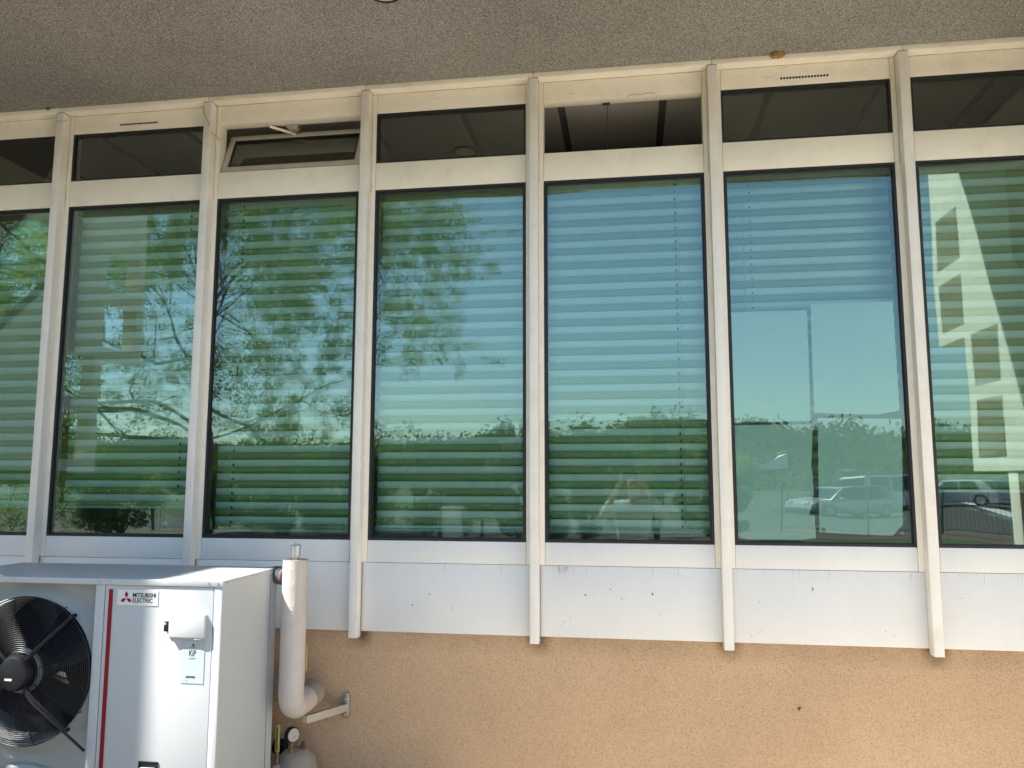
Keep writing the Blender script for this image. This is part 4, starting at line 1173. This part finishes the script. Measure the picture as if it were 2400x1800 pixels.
# ------------------------------------------------------------------ parked cars
def car(name, label, loc, rz, paint, L, Wd, Ht, van=False):
    t = thing(name, label, 'van' if van else 'car', loc, rz, 'vehicles parked behind the fence', local=True)
    hb = Ht * (0.56 if not van else 0.52)
    if not van:
        body = [(-L / 2, .30), (-L / 2, hb * .80), (-L / 2 + .12, hb), (-L * .18, hb * 1.02), (L * .20, hb), (L * .42, hb * .90), (L / 2 - .03, hb * .68), (L / 2, .32), (L / 2 - .1, .20), (-L / 2 + .1, .20)]
        glass = [(-L / 2 + .16, hb), (-L * .36, Ht - .10), (-L * .22, Ht - .02), (L * .02, Ht), (L * .12, Ht - .06), (L * .27, hb)]
    else:
        body = [(-L / 2, .30), (-L / 2 + .02, hb), (L * .34, hb), (L * .46, hb * .86), (L / 2, hb * .6), (L / 2, .3), (L / 2 - .1, .22), (-L / 2 + .1, .22)]
        glass = [(-L / 2 + .02, hb), (-L / 2 + .08, Ht - .05), (-L / 2 + .2, Ht), (L * .16, Ht), (L * .22, Ht - .06), (L * .36, hb)]
    bm = bmesh.new()
    add_poly(bm, [(x, -Wd / 2, z) for x, z in body], (0, Wd, 0))
    bmesh.ops.bevel(bm, geom=list(bm.edges), offset=.06, segments=3, profile=.6, affect='EDGES')
    bd_ = from_bm('body', bm, paint, t, smooth=True)
    bm = bmesh.new()
    a = [bm.verts.new((x, -Wd / 2 + .03 + (z - hb) * .28, z)) for x, z in glass]
    b = [bm.verts.new((x, Wd / 2 - .03 - (z - hb) * .28, z)) for x, z in glass]
    for i in range(len(glass) - 1): bm.faces.new((a[i], a[i + 1], b[i + 1], b[i]))
    bm.faces.new(a[::-1]); bm.faces.new(b)
    bmesh.ops.recalc_face_normals(bm, faces=bm.faces)
    bmesh.ops.bevel(bm, geom=list(bm.edges), offset=.035, segments=2, profile=.6, affect='EDGES')
    from_bm('cabin', bm, paint, t, smooth=True)
    # side windows, windscreen, rear window set just proud of the cabin
    zt, zl = Ht - .10, hb + .04
    def sidepoly(xs0, xs1, xt0, xt1):
        for s in (-1, 1):
            y0 = s * (Wd / 2 - .03 - (zl - hb) * .28 + .006); y1 = s * (Wd / 2 - .03 - (zt - hb) * .28 + .006)
            prism('side_window', [(xs0, y0, zl), (xs1, y0, zl), (xt1, y1, zt), (xt0, y1, zt)], (0, s * .004, 0), M['carg'], t)
    if van:
        sidepoly(L * .14, L * .32, L * .14, L * .20); sidepoly(-L * .16, L * .11, -L * .16, L * .11)
        sidepoly(-L * .42, -L * .19, -L * .42, -L * .19)
    else:
        sidepoly(-L * .06, L * .20, -L * .06, L * .09); sidepoly(-L * .30, -L * .08, -L * .25, -L * .08)
    g0, g1 = glass[-1], glass[-2]
    yy0, yy1 = Wd / 2 - .12, Wd / 2 - .22
    d = Vector((g0[1] - g1[1], 0, g0[0] - g1[0])).normalized(); d = Vector((abs(d.x), 0, abs(d.z)))
    o_ = d * .006
    prism('windscreen', [(g0[0] - .05 + o_.x, -yy0, g0[1] + .06 + o_.z), (g0[0] - .05 + o_.x, yy0, g0[1] + .06 + o_.z), (g1[0] + .02 + o_.x, yy1, g1[1] - .03 + o_.z), (g1[0] + .02 + o_.x, -yy1, g1[1] - .03 + o_.z)], tuple(d * .004), M['carg'], t)
    g0, g1 = glass[0], glass[1]
    prism('rear_window', [(g0[0] + .03 - .012, -yy0, g0[1] + .08), (g0[0] + .03 - .012, yy0, g0[1] + .08), (g1[0] - .012 - .02, yy1, g1[1] - .05), (g1[0] - .012 - .02, -yy1, g1[1] - .05)], (-.004, 0, .001), M['carg'], t)
    for s in (-1, 1):
        for x in (-L * .31, L * .31):
            wl = tube('wheel', [(x, s * (Wd / 2 - .20), .31), (x, s * (Wd / 2 + .012), .31)], .31, M['tyre'], t, 22)
            tube('rim', [(x, s * (Wd / 2 + .0125), .31), (x, s * (Wd / 2 + .02), .31)], .20, M['rim'], wl, 18)
        box('headlight', L / 2 - .10, L / 2 + .004, s * (Wd / 2 - .35) - .14, s * (Wd / 2 - .35) + .14, hb * .66, hb * .80, M['lampw'], t, .02)
        box('tail_light', -L / 2 - .004, -L / 2 + .06, s * (Wd / 2 - .16) - .09, s * (Wd / 2 - .16) + .09, hb * .70, hb * .95, M['lampred'], t, .02)
        box('mirror', L * .16, L * .16 + .12, s * (Wd / 2 + .08) - .08, s * (Wd / 2 + .08) + .08, hb + .02, hb + .17, paint, t, .03)
    return t
car('parked_car', 'silver hatchback parked nearest the fence, mirrored in the paper covered window', (8.35, -29.0, 0.016), math.radians(155), M['cars'], 3.9, 1.72, 1.52)
car('parked_van', 'white passenger van with dark side windows parked behind the silver hatchback', (12.4, -36.0, 0.016), math.radians(-20), M['carw'], 4.7, 1.9, 1.98, True)
car('parked_car', 'white car parked right of the van, seen in the rightmost window', (15.4, -36.5, 0.016), math.radians(200), M['carw'], 3.8, 1.7, 1.50)
car('parked_car', 'white car parked farthest right and farthest from the building', (18.9, -41.0, 0.016), math.radians(-25), M['carw'], 4.0, 1.7, 1.46)

# ------------------------------------------------------------------ the photographer
def skin_obj(name, chains, m, parent, sub=2):
    """chains: list of (list of (pos, radius)); chains may start at an existing vertex given by index"""
    vs_, es, rs = [], [], []
    for ch in chains:
        prev = None
        for it in ch:
            if isinstance(it, int): prev = it; continue
            pos, r = it
            vs_.append(pos); rs.append(r)
            if prev is not None: es.append((prev, len(vs_) - 1))
            prev = len(vs_) - 1
    me = bpy.data.meshes.new(name); me.from_pydata(vs_, es, [])
    o = bpy.data.objects.new('tmp', me); C.objects.link(o)
    md = o.modifiers.new('s', 'SKIN')
    md.use_smooth_shade = True
    for i, sv in enumerate(me.skin_vertices[0].data):
        r = rs[i]
        sv.radius = r if isinstance(r, tuple) else (r, r)
        sv.use_root = (i == 0)
    sm = o.modifiers.new('d', 'SUBSURF'); sm.levels = sub; sm.render_levels = sub
    dg = bpy.context.evaluated_depsgraph_get()
    me2 = bpy.data.meshes.new_from_object(o.evaluated_get(dg))
    bpy.data.objects.remove(o)
    me2.materials.clear(); me2.materials.append(m)
    me2.polygons.foreach_set('use_smooth', [True] * len(me2.polygons))
    me2.name = name
    ob = bpy.data.objects.new(name, me2)
    return link(ob, parent)

PYo = -4.36
per = thing('person', 'person in a pale shirt holding up a phone with both hands, mirrored in the window', 'person', (0.03, PYo, 0))
X0 = 0.03
def P3(x, y, z): return (X0 + x, PYo + y, z)
hz = 1.52
shl, shr = P3(-.19, 0, 1.36), P3(.19, 0, 1.36)
ell, elr = P3(-.31, .12, 1.26), P3(.30, .12, 1.26)
wrl, wrr = P3(-.135, .285, 1.575), P3(.085, .285, 1.575)
body = [
    [(P3(0, 0, 1.00), (.11, .07)), (P3(0, .005, 1.18), (.10, .07)), (P3(0, 0, 1.31), (.10, .065)), (P3(0, -.005, 1.41), (.054, .054)), (P3(0, .01, hz - .075), (.052, .056)), (P3(0, .03, hz - .02), (.070, .085)), (P3(0, .025, hz + .06), (.078, .095)), (P3(0, .015, hz + .115), (.055, .07))],
    [2, (shl, (.048, .045)), (ell, (.040, .040)), (wrl, (.026, .03)), ((wrl[0] + .012, wrl[1] + .02, wrl[2] + .055), (.036, .018))],
    [2, (shr, (.048, .045)), (elr, (.040, .040)), (wrr, (.026, .03)), ((wrr[0] - .012, wrr[1] + .02, wrr[2] + .055), (.036, .018))],
    [0, (P3(-.09, 0, .92), .09), (P3(-.10, .01, .50), .055), (P3(-.10, -.01, .10), .038), (P3(-.105, .10, .045), (.038, .028))],
    [0, (P3(.09, 0, .92), .09), (P3(.10, .01, .50), .055), (P3(.10, -.01, .10), .038), (P3(.105, .10, .045), (.038, .028))],
]
bo = skin_obj('body', body, M['skin'], per)
# face: nose, brow, lips, ears
skin_obj('nose', [[(P3(0, .118, hz + .035), .010), (P3(0, .132, hz + .010), .013), (P3(0, .118, hz - .002), .013)]], M['skin'], per, 1)
for s in (-1, 1):
    skin_obj('ear', [[(P3(s * .080, .02, hz + .045), .010), (P3(s * .086, .015, hz + .020), .013), (P3(s * .080, .02, hz - .008), .008)]], M['skin'], per, 1)
    bm = bmesh.new(); bmesh.ops.create_uvsphere(bm, u_segments=10, v_segments=8, radius=.011)
    o = from_bm('eye', bm, M['hair'], per, True); o.location = P3(s * .031, .110, hz + .040)
prism('mouth', [P3(-.024, .119, hz - .030), P3(0, .122, hz - .027), P3(.024, .119, hz - .030), P3(0, .122, hz - .036)], (0, -.01, 0), M['lampred'], per)
skin_obj('hair', [[(P3(0, .050, hz + .115), (.072, .045)), (P3(0, -.005, hz + .105), (.083, .07)), (P3(0, -.045, hz + .05), (.080, .05)), (P3(0, -.05, hz - .02), (.066, .035))]], M['hair'], per)
skin_obj('shirt', [
    [(P3(0, 0, .88), (.18, .13)), (P3(0, .005, 1.12), (.17, .125)), (P3(0, 0, 1.31), (.175, .118)), (P3(0, -.005, 1.405), (.080, .072))],
    [2, (shl, (.076, .07)), (tuple(Vector(shl).lerp(Vector(ell), .55)), (.066, .066)), (ell, (.060, .060)), (tuple(Vector(ell).lerp(Vector(wrl), .55)), (.046, .046))],
    [2, (shr, (.076, .07)), (tuple(Vector(shr).lerp(Vector(elr), .55)), (.066, .066)), (elr, (.060, .060)), (tuple(Vector(elr).lerp(Vector(wrr), .55)), (.046, .046))]], M['shirt'], per)
skin_obj('trousers', [
    [(P3(0, 0, 1.0), (.155, .11)), (P3(0, 0, .90), (.16, .115))],
    [1, (P3(-.095, 0, .80), .10), (P3(-.10, .01, .50), .072), (P3(-.10, -.01, .10), .058)],
    [1, (P3(.095, 0, .80), .10), (P3(.10, .01, .50), .072), (P3(.10, -.01, .10), .058)]], M['jeans'], per)
for s in (-1, 1):
    skin_obj('shoe', [[(P3(s * .10, -.045, .052), (.042, .04)), (P3(s * .10, .04, .050), (.045, .036)), (P3(s * .108, .15, .040), (.042, .026))]], M['shoe'], per)
# fingers closing on the two ends of the phone
pc = Vector((0.0, -4.022, H - 0.004))
for s in (-1, 1):
    wr = Vector(wrl if s < 0 else wrr)
    palm = Vector((wr.x - s * .012, wr.y + .02, wr.z + .055))
    ex = pc.x + s * .078
    for k, (dz, ln) in enumerate(((.030, 1.0), (.012, 1.1), (-.006, 1.0), (-.023, .85))):
        tip = Vector((ex - s * .020 * ln, pc.y - .016, pc.z + dz))
        mid = Vector((ex + s * .010, pc.y - .020, pc.z + dz))
        skin_obj('finger', [[(tuple(palm + Vector((0, .0, dz * .5))), .010), (tuple(palm.lerp(mid, .6) + Vector((s * .012, 0, dz * .2))), .0095), (tuple(mid), .0088), (tuple(tip), .0075)]], M['skin'], per, 1)
    tb = Vector((ex - s * .010, pc.y - .018, pc.z - .042))
    skin_obj('thumb', [[(tuple(palm - Vector((0, 0, .03))), .012), (tuple(palm.lerp(tb, .55) - Vector((0, 0, .012))), .011), (tuple(tb), .009)]], M['skin'], per, 1)
ph = box('smartphone', pc.x - .078, pc.x + .078, pc.y - .004, pc.y + .004, pc.z - .037, pc.z + .037, M['phone'], None, .003)
tag(ph, 'black smartphone held up sideways in front of the face', 'phone')

for o in C.objects:
    if '_w' in o: del o['_w']
